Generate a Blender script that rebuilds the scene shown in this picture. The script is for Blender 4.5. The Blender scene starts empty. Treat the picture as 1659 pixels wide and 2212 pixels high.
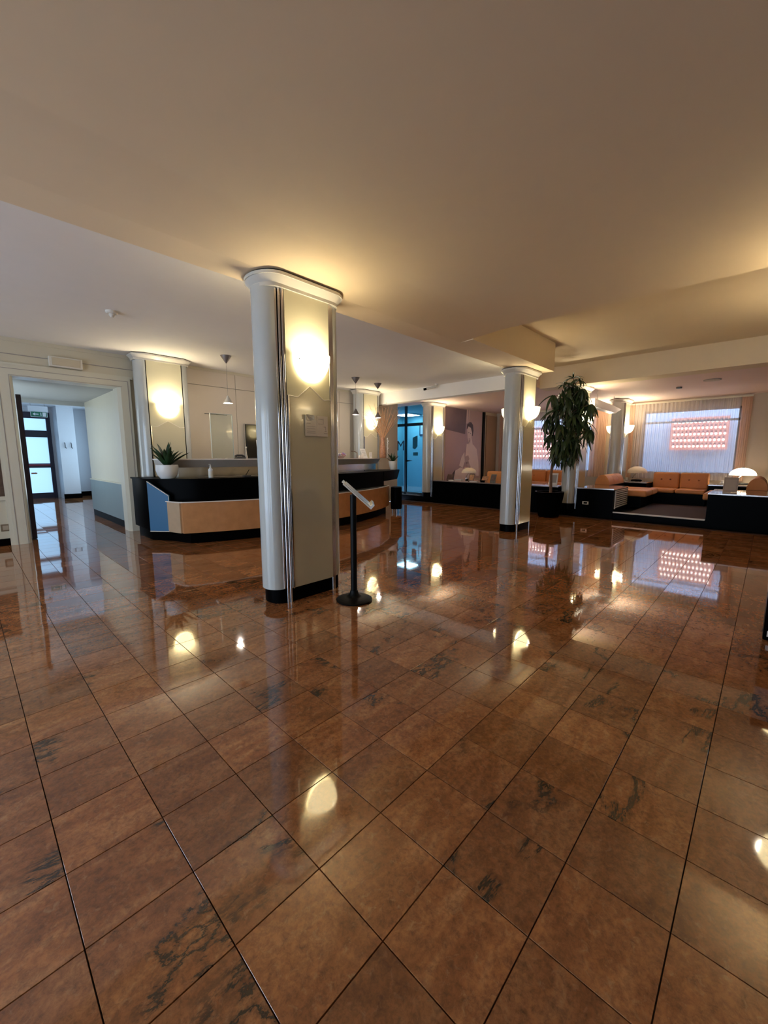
import bpy, bmesh, math, random
from mathutils import Vector, Matrix
random.seed(7)
PI = math.pi
scn = bpy.context.scene
C = scn.collection

# ---------------------------------------------------------------- camera
cam_d = bpy.data.cameras.new('camera')
cam = bpy.data.objects.new('camera', cam_d)
C.objects.link(cam)
cam.location = (0, 0, 1.25)
cam.rotation_euler = (PI / 2 - 0.1366, 0, -0.8096)
cam_d.sensor_fit = 'HORIZONTAL'
cam_d.sensor_width = 36.0
cam_d.lens = 868.5 / 1659 * 36
cam_d.clip_start = 0.05
cam_d.clip_end = 200
scn.camera = cam

# ---------------------------------------------------------------- sky, exposure
world = bpy.data.worlds.new('sky')
scn.world = world
world.use_nodes = True
wn = world.node_tree.nodes
bg = wn['Background']
bg.inputs['Color'].default_value = (0.50, 0.66, 1.0, 1)
bg.inputs['Strength'].default_value = 2.1
scn.view_settings.view_transform = 'Standard'
scn.view_settings.look = 'None'
scn.view_settings.gamma = 1
scn.view_settings.use_curve_mapping = False
scn.view_settings.exposure = 2.0
scn.cycles.use_denoising = True
scn.cycles.max_bounces = 8
scn.cycles.transparent_max_bounces = 12
scn.cycles.sample_clamp_indirect = 4.0
scn.cycles.caustics_reflective = False
scn.cycles.caustics_refractive = False
SCONCE_W = 2.0        # watts of the bulb in each wall bowl
BOWL_GLOW = 1.6
BOWL_IN = 5.0
DAY_PANE = 1.6         # frosted panes lit by daylight


# ---------------------------------------------------------------- materials
MATS = {}


def mat(name, col, rough=0.5, metal=0.0, var=0.06, scale=6.0, emit=None, es=0.0, coat=0.0, spec=0.5, trans=0.0, bump=0.0, alpha=1.0):
    if name in MATS:
        return MATS[name]
    m = bpy.data.materials.new(name)
    m.use_nodes = True
    nt = m.node_tree
    b = nt.nodes['Principled BSDF']
    tc = nt.nodes.new('ShaderNodeNewGeometry')
    nz = nt.nodes.new('ShaderNodeTexNoise')
    nz.inputs['Scale'].default_value = scale
    nz.inputs['Detail'].default_value = 4
    nt.links.new(tc.outputs['Position'], nz.inputs['Vector'])
    mx = nt.nodes.new('ShaderNodeMix')
    mx.data_type = 'RGBA'
    mx.inputs['A'].default_value = tuple(max(0, c * (1 - var)) for c in col) + (1,)
    mx.inputs['B'].default_value = tuple(min(1, c * (1 + var)) for c in col) + (1,)
    nt.links.new(nz.outputs['Fac'], mx.inputs['Factor'])
    nt.links.new(mx.outputs['Result'], b.inputs['Base Color'])
    b.inputs['Roughness'].default_value = rough
    b.inputs['Metallic'].default_value = metal
    b.inputs['Specular IOR Level'].default_value = spec
    b.inputs['Coat Weight'].default_value = coat
    b.inputs['Coat Roughness'].default_value = 0.05
    b.inputs['Transmission Weight'].default_value = trans
    b.inputs['Alpha'].default_value = alpha
    if emit:
        b.inputs['Emission Color'].default_value = tuple(emit) + (1,)
        b.inputs['Emission Strength'].default_value = es
    if bump:
        bp = nt.nodes.new('ShaderNodeBump')
        bp.inputs['Strength'].default_value = bump
        bp.inputs['Distance'].default_value = 0.01
        nt.links.new(nz.outputs['Fac'], bp.inputs['Height'])
        nt.links.new(bp.outputs['Normal'], b.inputs['Normal'])
    MATS[name] = m
    return m


TS = 0.2698
TOX, TOY = 0.0994, 0.343


def granite():
    m = bpy.data.materials.new('polished_granite')
    m.use_nodes = True
    nt = m.node_tree
    N, L = nt.nodes, nt.links
    b = N['Principled BSDF']
    geo = N.new('ShaderNodeNewGeometry')

    def math1(op, a, bv=None):
        n = N.new('ShaderNodeMath'); n.operation = op
        if isinstance(a, (int, float)): n.inputs[0].default_value = a
        else: L.new(a, n.inputs[0])
        if bv is not None:
            if isinstance(bv, (int, float)): n.inputs[1].default_value = bv
            else: L.new(bv, n.inputs[1])
        return n.outputs[0]

    def vmath(op, a, bv):
        n = N.new('ShaderNodeVectorMath'); n.operation = op
        L.new(a, n.inputs[0])
        if isinstance(bv, tuple): n.inputs[1].default_value = bv
        else: L.new(bv, n.inputs[1])
        return n.outputs[0]
    rel = vmath('SUBTRACT', geo.outputs['Position'], (TOX, TOY, 0.5))
    cell = vmath('DIVIDE', rel, (TS, TS, 1000.0))
    fl = N.new('ShaderNodeVectorMath'); fl.operation = 'FLOOR'; L.new(cell, fl.inputs[0])
    wnz = N.new('ShaderNodeTexWhiteNoise'); wnz.noise_dimensions = '3D'
    L.new(fl.outputs[0], wnz.inputs['Vector'])
    off = vmath('MULTIPLY', wnz.outputs['Color'], (37.0, 29.0, 17.0))
    pos = vmath('ADD', geo.outputs['Position'], off)
    sc = N.new('ShaderNodeMapping'); sc.inputs['Rotation'].default_value = (0, 0, 0.6)
    sc.inputs['Scale'].default_value = (1.0, 2.3, 1.0)
    L.new(pos, sc.inputs['Vector'])

    def noise(scale, detail, dist=0.0, rough=0.55, v=None):
        n = N.new('ShaderNodeTexNoise')
        n.inputs['Scale'].default_value = scale
        n.inputs['Detail'].default_value = detail
        n.inputs['Distortion'].default_value = dist
        n.inputs['Roughness'].default_value = rough
        L.new(v if v is not None else sc.outputs[0], n.inputs['Vector'])
        return n.outputs['Fac']

    def ramp(f, stops):
        r = N.new('ShaderNodeValToRGB')
        while len(r.color_ramp.elements) < len(stops): r.color_ramp.elements.new(0.5)
        for e, (p, c) in zip(r.color_ramp.elements, stops):
            e.position = p; e.color = tuple(c) + (1,)
        L.new(f, r.inputs['Fac'])
        return r.outputs['Color']

    def mix(f, a, bb, mode='MIX'):
        n = N.new('ShaderNodeMix'); n.data_type = 'RGBA'; n.blend_type = mode
        if isinstance(f, (int, float)): n.inputs['Factor'].default_value = f
        else: L.new(f, n.inputs['Factor'])
        for k, v in (('A', a), ('B', bb)):
            if isinstance(v, tuple): n.inputs[k].default_value = v + (1,)
            else: L.new(v, n.inputs[k])
        return n.outputs['Result']
    big = noise(3.5, 6, 1.2)
    base = ramp(big, [(0.25, (0.25, 0.088, 0.030)), (0.45, (0.38, 0.140, 0.046)), (0.58, (0.47, 0.190, 0.068)), (0.75, (0.56, 0.27, 0.115))])
    spk = noise(48, 7, 0.3, 0.75, v=pos)
    base = mix(ramp(spk, [(0.30, (.75, .75, .75)), (0.60, (0, 0, 0))]), base, (0.075, 0.03, 0.016))
    spl = noise(34, 5, 0.8, 0.7, v=pos)
    base = mix(ramp(spl, [(0.56, (0, 0, 0)), (0.72, (0.6, 0.6, 0.6))]), base, (0.50, 0.27, 0.13))
    # dark greenish veins inside some tiles
    v1 = noise(1.35, 9, 0.35, 0.68)
    av = math1('ABSOLUTE', math1('SUBTRACT', v1, 0.5))
    vein = ramp(av, [(0.0, (1, 1, 1)), (0.009, (0.95, 0.95, 0.95)), (0.014, (0.4, 0.4, 0.4)), (0.045, (0, 0, 0))])
    msk = noise(2.2, 3, 0.4, 0.5, v=pos)
    msk = ramp(msk, [(0.53, (0, 0, 0)), (0.58, (1, 1, 1))])
    sel = math1('GREATER_THAN', wnz.outputs['Value'], 0.42)
    vm = math1('MULTIPLY', math1('MULTIPLY', vein, msk), sel)
    vm = math1('MULTIPLY', vm, math1('MINIMUM', math1('ADD', 0.45, spk), 1.0))
    base = mix(vm, base, (0.022, 0.020, 0.014))
    # tile to tile tone
    w2 = N.new('ShaderNodeTexWhiteNoise'); w2.noise_dimensions = '3D'
    L.new(vmath('ADD', fl.outputs[0], (3.3, 7.7, 1.1)), w2.inputs['Vector'])
    tone = ramp(w2.outputs['Value'], [(0.0, (0.72, 0.70, 0.70)), (1.0, (1.12, 1.10, 1.08))])
    base = mix(1.0, base, tone, 'MULTIPLY')
    L.new(base, b.inputs['Base Color'])
    b.inputs['Roughness'].default_value = 0.05
    b.inputs['Coat Weight'].default_value = 0.4
    b.inputs['Coat Roughness'].default_value = 0.02
    b.inputs['Specular IOR Level'].default_value = 0.75
    b.inputs['IOR'].default_value = 1.55
    # each tile lies a hair out of level, so that reflections break at the joints
    cen = vmath('SUBTRACT', w2.outputs['Color'], (0.5, 0.5, 0.5))
    tilt = vmath('MULTIPLY', cen, (0.006, 0.006, 0.0))
    nrm = vmath('ADD', geo.outputs['Normal'], tilt)
    bp = N.new('ShaderNodeBump'); bp.inputs['Strength'].default_value = 0.012; bp.inputs['Distance'].default_value = 0.002
    L.new(noise(9, 2, 0, 0.5, v=pos), bp.inputs['Height'])
    L.new(nrm, bp.inputs['Normal'])
    L.new(bp.outputs['Normal'], b.inputs['Normal'])
    L.new(bp.outputs['Normal'], b.inputs['Coat Normal'])
    return m


M_GRAN = granite()
M_GROUT = mat('dark_grout', (0.06, 0.03, 0.02), 0.8)
M_CEIL = mat('ceiling_paint', (0.82, 0.67, 0.46), 0.75, var=0.02)  # cream paint browned to stand for warm light bounced off the floor
M_CEILR = mat('reception_ceiling_paint', (0.84, 0.81, 0.77), 0.75, var=0.02)
M_LCEIL = mat('lounge_ceiling_paint', (0.88, 0.68, 0.60), 0.7, var=0.02)  # pink light of the lounge is put into the paint colour
M_WALL = mat('cream_wall_panel', (0.62, 0.56, 0.43), 0.38, var=0.03, scale=3)
M_TRIM = mat('cream_gloss_trim', (0.66, 0.62, 0.50), 0.3, var=0.03)
M_WALLB = mat('beige_wall_panel', (0.68, 0.60, 0.50), 0.25, var=0.03, scale=3)
M_BEIGE = mat('beige_paint', (0.62, 0.52, 0.40), 0.6, var=0.03)
M_BLUEDADO = mat('blue_grey_dado', (0.20, 0.27, 0.30), 0.35)
M_WHITE = mat('white_paint', (0.74, 0.76, 0.80), 0.4, var=0.02)
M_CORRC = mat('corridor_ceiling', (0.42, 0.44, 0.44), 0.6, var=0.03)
M_LACQ = mat('grey_lacquer', (0.50, 0.52, 0.50), 0.18, var=0.03, coat=0.3)
M_FACE = mat('olive_cream_lacquer', (0.58, 0.55, 0.40), 0.22, var=0.03)
M_FACE2 = mat('lower_face_lacquer', (0.56, 0.51, 0.36), 0.14, var=0.03, coat=0.4)
M_CAP = mat('capital_grey', (0.60, 0.58, 0.52), 0.3, var=0.03)
M_CHROME = mat('chrome', (0.62, 0.60, 0.60), 0.10, 1.0, var=0.02)
M_BLACK = mat('black_lacquer', (0.0012, 0.0012, 0.0014), 0.35, var=0.3, spec=0.02)
M_BLACKM = mat('matt_black', (0.003, 0.003, 0.003), 0.45, var=0.3, spec=0.15)
M_WOOD = mat('orange_briar_veneer', (0.50, 0.235, 0.095), 0.24, var=0.22, scale=9, coat=0.3)
M_WOODP = mat('pale_veneer', (0.50, 0.35, 0.22), 0.25, var=0.1, scale=9)
M_STEEL = mat('brushed_steel', (0.60, 0.56, 0.50), 0.22, 1.0, var=0.08, scale=30)
M_SHELF = mat('grey_shelf_fascia', (0.42, 0.385, 0.35), 0.3, 0.2)
M_LIP = mat('pale_shelf_edge', (0.78, 0.72, 0.66), 0.3)
M_BLUEP = mat('blue_gloss_panel', (0.022, 0.12, 0.25), 0.35, var=0.05, spec=0.25)
M_BOWL = mat('opal_glass_lit', (0.9, 0.85, 0.7), 0.3, emit=(1.0, 0.80, 0.42), es=BOWL_GLOW, var=0.01)
M_BOWLIN = mat('opal_diffuser_lit', (0.9, 0.85, 0.7), 0.3, emit=(1.0, 0.86, 0.60), es=BOWL_IN, var=0.01)
M_POTW = mat('white_ceramic', (0.78, 0.80, 0.80), 0.25, var=0.02)
M_SOIL = mat('soil', (0.05, 0.03, 0.02), 0.9, var=0.4, scale=60)
M_LEAF = mat('dark_leaf', (0.018, 0.050, 0.018), 0.35, var=0.4, scale=14)
M_LEAFD = mat('dracaena_leaf', (0.030, 0.060, 0.022), 0.38, var=0.5, scale=9)
M_BARK = mat('bark', (0.20, 0.11, 0.07), 0.8, var=0.3, scale=40)
M_ORANGE = mat('orange_upholstery', (0.62, 0.245, 0.075), 0.55, var=0.08, bump=0.1, scale=20)
M_CARPET = mat('plum_carpet', (0.060, 0.036, 0.042), 0.95, var=0.3, scale=120, bump=0.4)
M_PAPER = mat('paper', (0.74, 0.72, 0.70), 0.5, var=0.02)
M_INK = mat('ink', (0.10, 0.09, 0.09), 0.6)
M_INKL = mat('faded_ink', (0.34, 0.30, 0.27), 0.6)
M_SCREEN = mat('black_screen', (0.010, 0.008, 0.006), 0.08, coat=0.5)
M_DGREY = mat('dark_grey_plastic', (0.05, 0.05, 0.055), 0.4)
M_WPLAST = mat('white_plastic', (0.72, 0.68, 0.60), 0.4, var=0.02)
M_TEAL = mat('teal_wall', (0.12, 0.34, 0.43), 0.5, var=0.05)
M_TEALD = mat('dark_teal_frame', (0.012, 0.035, 0.060), 0.3)
M_DKFRAME = mat('dark_window_frame', (0.015, 0.012, 0.030), 0.35)
M_PINKLIT = mat('pink_lit_panel', (0.55, 0.22, 0.17), 0.7, var=0.1, emit=(1.0, 0.36, 0.28), es=0.22)
M_DOT = mat('pink_white_bulb', (1, .9, .85), 0.4, var=0.01, emit=(1.0, 0.80, 0.70), es=2.2)
M_OUT = mat('outside_wall_paint', (0.62, 0.70, 0.84), 0.8, var=0.03)
M_PATTERN = mat('patterned_vase', (0.42, 0.20, 0.11), 0.4, var=0.7, scale=35)
M_TWIG = mat('dried_twig', (0.45, 0.24, 0.12), 0.8, var=0.25)
M_SHADE = mat('opal_acrylic', (0.80, 0.70, 0.56), 0.35, var=0.02)
M_SHADEL = mat('opal_acrylic_lit', (0.95, 0.9, 0.8), 0.35, emit=(1.0, 0.88, 0.66), es=0.9, var=0.01)
M_BULB = mat('lit_bulb', (1, 1, 1), 0.3, emit=(1.0, 0.88, 0.66), es=12, var=0.01)
M_MUR1 = mat('mural_print_mid', (0.50, 0.33, 0.33), 0.5, var=0.10, scale=1.2)
M_MUR2 = mat('mural_print_light', (0.86, 0.68, 0.60), 0.5, var=0.03)
M_MUR3 = mat('mural_print_dark', (0.10, 0.06, 0.06), 0.5)
M_SIGNG = mat('sign_green', (0.02, 0.16, 0.09), 0.4)
M_PICT = mat('picture_print', (0.10, 0.065, 0.045), 0.4, var=0.7, scale=16)
M_DAY = mat('frosted_pane_daylight', (0.7, 0.85, 1.0), 0.4, emit=(0.36, 0.66, 1.0), es=0.27, var=0.02)
M_DAYL = mat('entrance_pane_daylight', (0.7, 0.85, 1.0), 0.4, emit=(0.60, 0.78, 1.0), es=DAY_PANE, var=0.02)


def glassy(name, tint=(0.92, 0.97, 0.96), fres=0.10):
    m = bpy.data.materials.new(name); m.use_nodes = True
    nt = m.node_tree; nt.nodes.clear()
    o = nt.nodes.new('ShaderNodeOutputMaterial')
    t = nt.nodes.new('ShaderNodeBsdfTransparent'); t.inputs[0].default_value = tint + (1,)
    g = nt.nodes.new('ShaderNodeBsdfGlossy'); g.inputs['Roughness'].default_value = 0.02
    mx = nt.nodes.new('ShaderNodeMixShader')
    lw = nt.nodes.new('ShaderNodeLayerWeight'); lw.inputs['Blend'].default_value = fres * 2
    nt.links.new(lw.outputs['Fresnel'], mx.inputs[0])
    nt.links.new(t.outputs[0], mx.inputs[1]); nt.links.new(g.outputs[0], mx.inputs[2])
    nt.links.new(mx.outputs[0], o.inputs[0])
    return m


M_GLASS = glassy('clear_glass')
M_TGLASS = glassy('teal_glass', (0.80, 0.95, 1.0), 0.05)


def sheer(name, col, see):
    m = bpy.data.materials.new(name); m.use_nodes = True
    nt = m.node_tree; nt.nodes.clear()
    o = nt.nodes.new('ShaderNodeOutputMaterial')
    t = nt.nodes.new('ShaderNodeBsdfTransparent')
    tl = nt.nodes.new('ShaderNodeBsdfTranslucent'); tl.inputs[0].default_value = col + (1,)
    df = nt.nodes.new('ShaderNodeBsdfDiffuse')
    nz = nt.nodes.new('ShaderNodeTexNoise'); nz.inputs['Scale'].default_value = 60
    mxc = nt.nodes.new('ShaderNodeMix'); mxc.data_type = 'RGBA'
    mxc.inputs['A'].default_value = tuple(c * 0.92 for c in col) + (1,)
    mxc.inputs['B'].default_value = col + (1,)
    nt.links.new(nz.outputs['Fac'], mxc.inputs['Factor'])
    nt.links.new(mxc.outputs['Result'], df.inputs[0])
    m1 = nt.nodes.new('ShaderNodeMixShader'); m1.inputs[0].default_value = 0.5
    m2 = nt.nodes.new('ShaderNodeMixShader'); m2.inputs[0].default_value = see
    nt.links.new(tl.outputs[0], m1.inputs[1]); nt.links.new(df.outputs[0], m1.inputs[2])
    nt.links.new(m1.outputs[0], m2.inputs[1]); nt.links.new(t.outputs[0], m2.inputs[2])
    nt.links.new(m2.outputs[0], o.inputs[0])
    return m


M_SHEER = sheer('sheer_voile', (0.86, 0.82, 0.80), 0.50)
M_DRAPE = sheer('peach_drape', (0.85, 0.60, 0.45), 0.06)

# ---------------------------------------------------------------- mesh helpers (all in world coordinates)


def nb():
    return bmesh.new()


def box(bm, x0, x1, y0, y1, z0, z1, bev=0.0):
    r = bmesh.ops.create_cube(bm, size=1)
    vs = r['verts']
    for v in vs:
        v.co = Vector(((x0 + x1) / 2 + v.co.x * (x1 - x0), (y0 + y1) / 2 + v.co.y * (y1 - y0), (z0 + z1) / 2 + v.co.z * (z1 - z0)))
    if bev:
        es = list({e for v in vs for e in v.link_edges})
        bmesh.ops.bevel(bm, geom=es, offset=bev, segments=3, profile=0.6, affect='EDGES')
    return bm


def prism(bm, pts, z0, z1, top=None):
    top = top or pts
    a = [bm.verts.new((x, y, z0)) for x, y in pts]
    b = [bm.verts.new((x, y, z1)) for x, y in top]
    n = len(pts)
    bm.faces.new(a[::-1]); bm.faces.new(b)
    for i in range(n):
        bm.faces.new((a[i], a[(i + 1) % n], b[(i + 1) % n], b[i]))
    return bm


def slab(bm, pts3, thick):
    """flat polygon (3-D points) given a thickness vector"""
    t = Vector(thick)
    a = [bm.verts.new(Vector(p)) for p in pts3]
    b = [bm.verts.new(Vector(p) + t) for p in pts3]
    n = len(a)
    bm.faces.new(a); bm.faces.new(b[::-1])
    for i in range(n):
        bm.faces.new((a[i], b[i], b[(i + 1) % n], a[(i + 1) % n]))
    return bm


def lathe(bm, prof, cx, cy, seg=28, sx=1.0, sy=1.0):
    rings = []
    for r, z in prof:
        if r < 1e-5:
            rings.append([bm.verts.new((cx, cy, z))])
        else:
            rings.append([bm.verts.new((cx + sx * r * math.cos(2 * PI * i / seg), cy + sy * r * math.sin(2 * PI * i / seg), z)) for i in range(seg)])
    for a, b in zip(rings, rings[1:]):
        for i in range(seg):
            j = (i + 1) % seg
            if len(a) == 1 and len(b) == 1: continue
            if len(a) == 1: bm.faces.new((a[0], b[i], b[j]))
            elif len(b) == 1: bm.faces.new((a[i], a[j], b[0]))
            else: bm.faces.new((a[i], a[j], b[j], b[i]))
    return bm


def tube(bm, pts, r, seg=8, r1=None):
    pts = [Vector(p) for p in pts]
    n = len(pts)
    rings = []
    for i, p in enumerate(pts):
        t = (pts[min(i + 1, n - 1)] - pts[max(i - 1, 0)]).normalized()
        up = Vector((0, 0, 1)) if abs(t.z) < 0.95 else Vector((1, 0, 0))
        u = t.cross(up).normalized(); v = t.cross(u)
        rr = r if r1 is None else r + (r1 - r) * i / max(1, n - 1)
        rings.append([bm.verts.new(p + (u * math.cos(2 * PI * k / seg) + v * math.sin(2 * PI * k / seg)) * rr) for k in range(seg)])
    for a, b in zip(rings, rings[1:]):
        for k in range(seg):
            bm.faces.new((a[k], a[(k + 1) % seg], b[(k + 1) % seg], b[k]))
    bm.faces.new(rings[0][::-1]); bm.faces.new(rings[-1])
    return bm


ORG = {}


def thing(name, label, cat, loc=(0, 0, 0), group=None):
    o = bpy.data.objects.new(name, None); C.objects.link(o)
    o.location = loc
    o.empty_display_size = 0.1
    o['label'] = label; o['category'] = cat
    if group: o['group'] = group
    ORG[o.name] = Vector(loc)
    return o


def wloc(p):
    v = Vector((0, 0, 0))
    while p is not None:
        v += p.location
        p = p.parent
    return v


def obj(name, bm, m, parent=None, smooth=False, label=None, org=None):
    bmesh.ops.recalc_face_normals(bm, faces=bm.faces)
    o0 = Vector(org) if org else (wloc(parent) if parent else Vector((0, 0, 0)))
    bmesh.ops.translate(bm, verts=bm.verts, vec=-o0)
    me = bpy.data.meshes.new(name)
    bm.to_mesh(me); bm.free()
    me.materials.append(m)
    if smooth:
        for p in me.polygons: p.use_smooth = True
        if smooth != 'full':
            try: me.set_sharp_from_angle(angle=math.radians(38))
            except Exception: pass
    o = bpy.data.objects.new(name, me); C.objects.link(o)
    if parent is not None:
        o.parent = parent
        o.location = o0 - wloc(parent)
    else:
        o.location = o0
    if label: o['label'] = label
    return o


def tag(o, label, cat, group=None):
    o['label'] = label; o['category'] = cat
    if group: o['group'] = group
    return o


def struct(name, bm, m, parent=None, smooth=False):
    o = obj(name, bm, m, parent, smooth)
    if parent is None: o['kind'] = 'structure'
    return o


def inst(src, name, parent, loc, rot=(0, 0, 0), sc=(1, 1, 1), local=True):
    o = src.copy(); o.name = name; C.objects.link(o)
    o.parent = parent
    o.location = loc; o.rotation_euler = rot; o.scale = sc
    return o


def B(*a, **k):
    return box(nb(), *a, **k)


# ---------------------------------------------------------------- floor
slabm = nb()
box(slabm, -4, 9.0, -5, 7.75, -0.2, -0.012)
box(slabm, 0.0, 3.6, 7.75, 16.3, -0.2, -0.012)
floor = struct('floor', slabm, M_GROUT)


def tile_verts(h=TS / 2 - 0.0016, c=0.0005):
    z = 0.0
    return [(-h, -h, -0.0115), (h, -h, -0.0115), (h, h, -0.0115), (-h, h, -0.0115),
            (-h, -h, z - c), (h, -h, z - c), (h, h, z - c), (-h, h, z - c),
            (-h + c, -h + c, z), (h - c, -h + c, z), (h - c, h - c, z), (-h + c, h - c, z)]


TF = [(8, 9, 10, 11)] + [(4 + i, 4 + (i + 1) % 4, 8 + (i + 1) % 4, 8 + i) for i in range(4)] + [(i, (i + 1) % 4, 4 + (i + 1) % 4, 4 + i) for i in range(4)]
tme = bpy.data.meshes.new('tile')
tme.from_pydata(tile_verts(), [], TF); tme.materials.append(M_GRAN)
cells = []
fx, fy = math.sin(0.8096), math.cos(0.8096)
for i in range(-16, 34):
    for j in range(-20, 60):
        cx, cy = TOX + (i + 0.5) * TS, TOY + (j + 0.5) * TS
        ok = (-4 + TS / 2 < cx < 9.0 - TS / 2 and -5 < cy < 7.75 - TS / 2) or (0.1 < cx < 3.5 and 7.6 < cy < 16.1)
        if not ok: continue
        d = cx * fx + cy * fy
        r = cx * fy - cy * fx
        vis = False
        if d > 0.25:
            depth = d * math.cos(.1366) + 1.25 * math.sin(.1366)
            u = d * math.sin(.1366) - 1.25 * math.cos(.1366)
            px, py = 829.5 + 868.5 * r / depth, 1106 - 868.5 * u / depth
            vis = -120 < px < 1780 and py < 2330
        cells.append((0 if vis else 1, math.hypot(cx, cy), cx, cy))
cells.sort()
rest_v, rest_f = [], []
for n, (nv, dd, cx, cy) in enumerate(cells):
    if n < 300:
        o = bpy.data.objects.new('tile', tme); C.objects.link(o)
        o.parent = floor; o.location = (cx, cy, 0)
    else:
        k = len(rest_v)
        rest_v += [(x + cx, y + cy, z) for x, y, z in tile_verts()]
        rest_f += [tuple(k + q for q in f) for f in TF]
rm = bpy.data.meshes.new('far_tiles'); rm.from_pydata(rest_v, [], rest_f); rm.materials.append(M_GRAN)
ro = bpy.data.objects.new('far_tiles', rm); C.objects.link(ro); ro.parent = floor; ro['kind'] = 'stuff'

# ---------------------------------------------------------------- ceilings and beams
ZB = 2.66      # underside of the beam on the two front columns
ZR = 2.88      # reception ceiling
bm = nb()
# near ceiling: slab, dips gently to the beam line at y 2.95..3.23
sec = [(-5, 2.70), (2.35, 2.70), (2.75, 2.675), (2.93, ZB), (3.23, ZB), (3.23, 3.3), (-5, 3.3)]
for xa, xb in ((-4, 4.46),):
    a = [bm.verts.new((xa, y, z)) for y, z in sec]; b = [bm.verts.new((xb, y, z)) for y, z in sec]
    bm.faces.new(a); bm.faces.new(b[::-1])
    for i in range(len(sec)):
        bm.faces.new((a[i], b[i], b[(i + 1) % len(sec)], a[(i + 1) % len(sec)]))
struct('ceiling', bm, M_CEIL)
bm = nb(); box(bm, 4.46, 7.0, 2.75, 3.23, ZB, 3.3)
struct('ceiling_beam', bm, M_CEIL)
bm = nb(); box(bm, -4, 7.0, 3.23, 7.9, ZR, 3.3); box(bm, 7.0, 7.75, 3.75, 7.9, ZR, 3.3)
struct('ceiling', bm, M_CEILR)
struct('ceiling_beam', B(7.75, 7.95, 3.75, 9.5, 2.60, 3.3), M_CEILR)
struct('ceiling', B(4.46, 9.0, -5, 3.75, 3.11, 3.3), M_CEIL)
struct('ceiling_beam', B(8.8, 9.2, -5, 3.75, 2.70, 3.11), M_CEIL)
bm = nb(); box(bm, 9.2, 13.3, -5, 7.2, 2.72, 3.3); box(bm, 7.95, 9.2, 3.75, 9.5, 2.72, 3.3)
struct('ceiling', bm, M_LCEIL)

# ---------------------------------------------------------------- walls
WY = 7.75
bm = nb()
box(bm, -4, 0.56, WY, WY + 0.2, 0, ZR)
box(bm, 0.56, 1.98, WY, WY + 0.2, 2.40, ZR)
box(bm, 1.98, 2.9, WY, WY + 0.2, 0, ZR)
struct('wall_front', bm, M_WALL)
# horizontal panel joints over the door
bm = nb(); box(bm, -4, 2.2, WY - 0.006, WY, 2.655, 2.665)
struct('trim_1', bm, M_INKL)
struct('trim_2', B(-4, 9, WY - 0.012, WY, ZR - 0.05, ZR), M_WALL)
# door surround
bm = nb()
prism(bm, [(0.44, WY - 0.05), (0.60, WY - 0.05), (0.63, WY + 0.02), (0.63, WY + 0.25), (0.44, WY + 0.25)], 0, 2.36)
prism(bm, [(1.92, WY - 0.05), (2.06, WY - 0.05), (2.06, WY + 0.25), (1.88, WY + 0.25), (1.88, WY + 0.02)], 0, 2.36)
box(bm, 0.44, 2.06, WY - 0.05, WY + 0.25, 2.36, 2.50)
struct('door_frame', bm, M_TRIM)
bm = nb(); box(bm, 0.40, 0.45, WY - 0.035, WY, 0, 2.5); box(bm, 0.40, 2.1, WY - 0.035, WY, 2.50, 2.54)
struct('trim_3', bm, M_TRIM)
for k, (xa, xb, za, zb) in enumerate(((.475, .482, 0, 2.462), (2.02, 2.027, 0, 2.462), (.475, 2.027, 2.455, 2.462), (.585, .590, 0, 2.372), (.585, 1.94, 2.370, 2.375))):
    struct('trim_%d' % (k + 7), B(xa, xb, WY - .054, WY - .049, za, zb), M_INKL)
struct('baseboard_left', B(-4, 0.43, WY - 0.02, WY, 0, 0.10), M_BLACK)
# reception back wall panels (each its own piece)
rw = struct('wall_reception', B(2.9, 8.7, WY + 0.02, WY + 0.2, 0, ZR), M_INKL)
xs = [2.905, 3.9, 4.75, 5.65, 6.55, 7.6, 8.7]
for k in range(len(xs) - 1):
    obj('panel', B(xs[k], xs[k + 1] - 0.008, WY, WY + 0.02, 0.02, 2.56), M_WALLB, rw)
    obj('panel', B(xs[k], xs[k + 1] - 0.008, WY, WY + 0.02, 2.568, ZR - 0.05), M_WALLB, rw)

# corridor beyond the door
bm = nb(); box(bm, 1.95, 2.1, WY + 0.25, 10.6, 0.72, 2.4); box(bm, 1.95, 2.1, WY + 0.25, 10.6, 0.0, 0.72)
struct('wall_corridor', bm, M_TRIM)
dd_ = struct('wall_dado', B(1.925, 1.95, WY + 0.27, 10.6, 0.13, 0.77), M_BLUEDADO)
obj('dado_edge', B(1.918, 1.95, WY + 0.27, 10.6, 0.77, 0.79), M_TRIM, dd_)
struct('baseboard_corridor', B(1.935, 1.95, WY + 0.27, 10.6, 0, 0.13), M_BLACK)
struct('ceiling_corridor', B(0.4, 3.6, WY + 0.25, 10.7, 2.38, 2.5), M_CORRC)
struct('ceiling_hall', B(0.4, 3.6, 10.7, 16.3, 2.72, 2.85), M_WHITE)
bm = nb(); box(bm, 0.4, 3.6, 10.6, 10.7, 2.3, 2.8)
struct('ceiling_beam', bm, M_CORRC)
bm = nb()
box(bm, 0.4, 1.24, 16, 16.2, 0, 2.75); box(bm, 1.24, 2.03, 16, 16.2, 2.56, 2.75); box(bm, 2.03, 3.6, 16, 16.2, 0, 2.75)
struct('wall_hall_end', bm, M_WHITE)
struct('wall_hall_pier', B(2.10, 2.5, 15.2, 16.0, 0, 2.72), M_WHITE)
struct('wall_hall_right', B(3.0, 3.2, 10.7, 16.0, 0, 2.72), M_WHITE)
struct('wall_hall_left', B(0.25, 0.4, WY + 0.25, 16.2, 0, 2.8), M_WHITE)
struct('wall_return', B(2.1, 3.2, 10.45, 10.6, 0, 2.72), M_WHITE)
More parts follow.
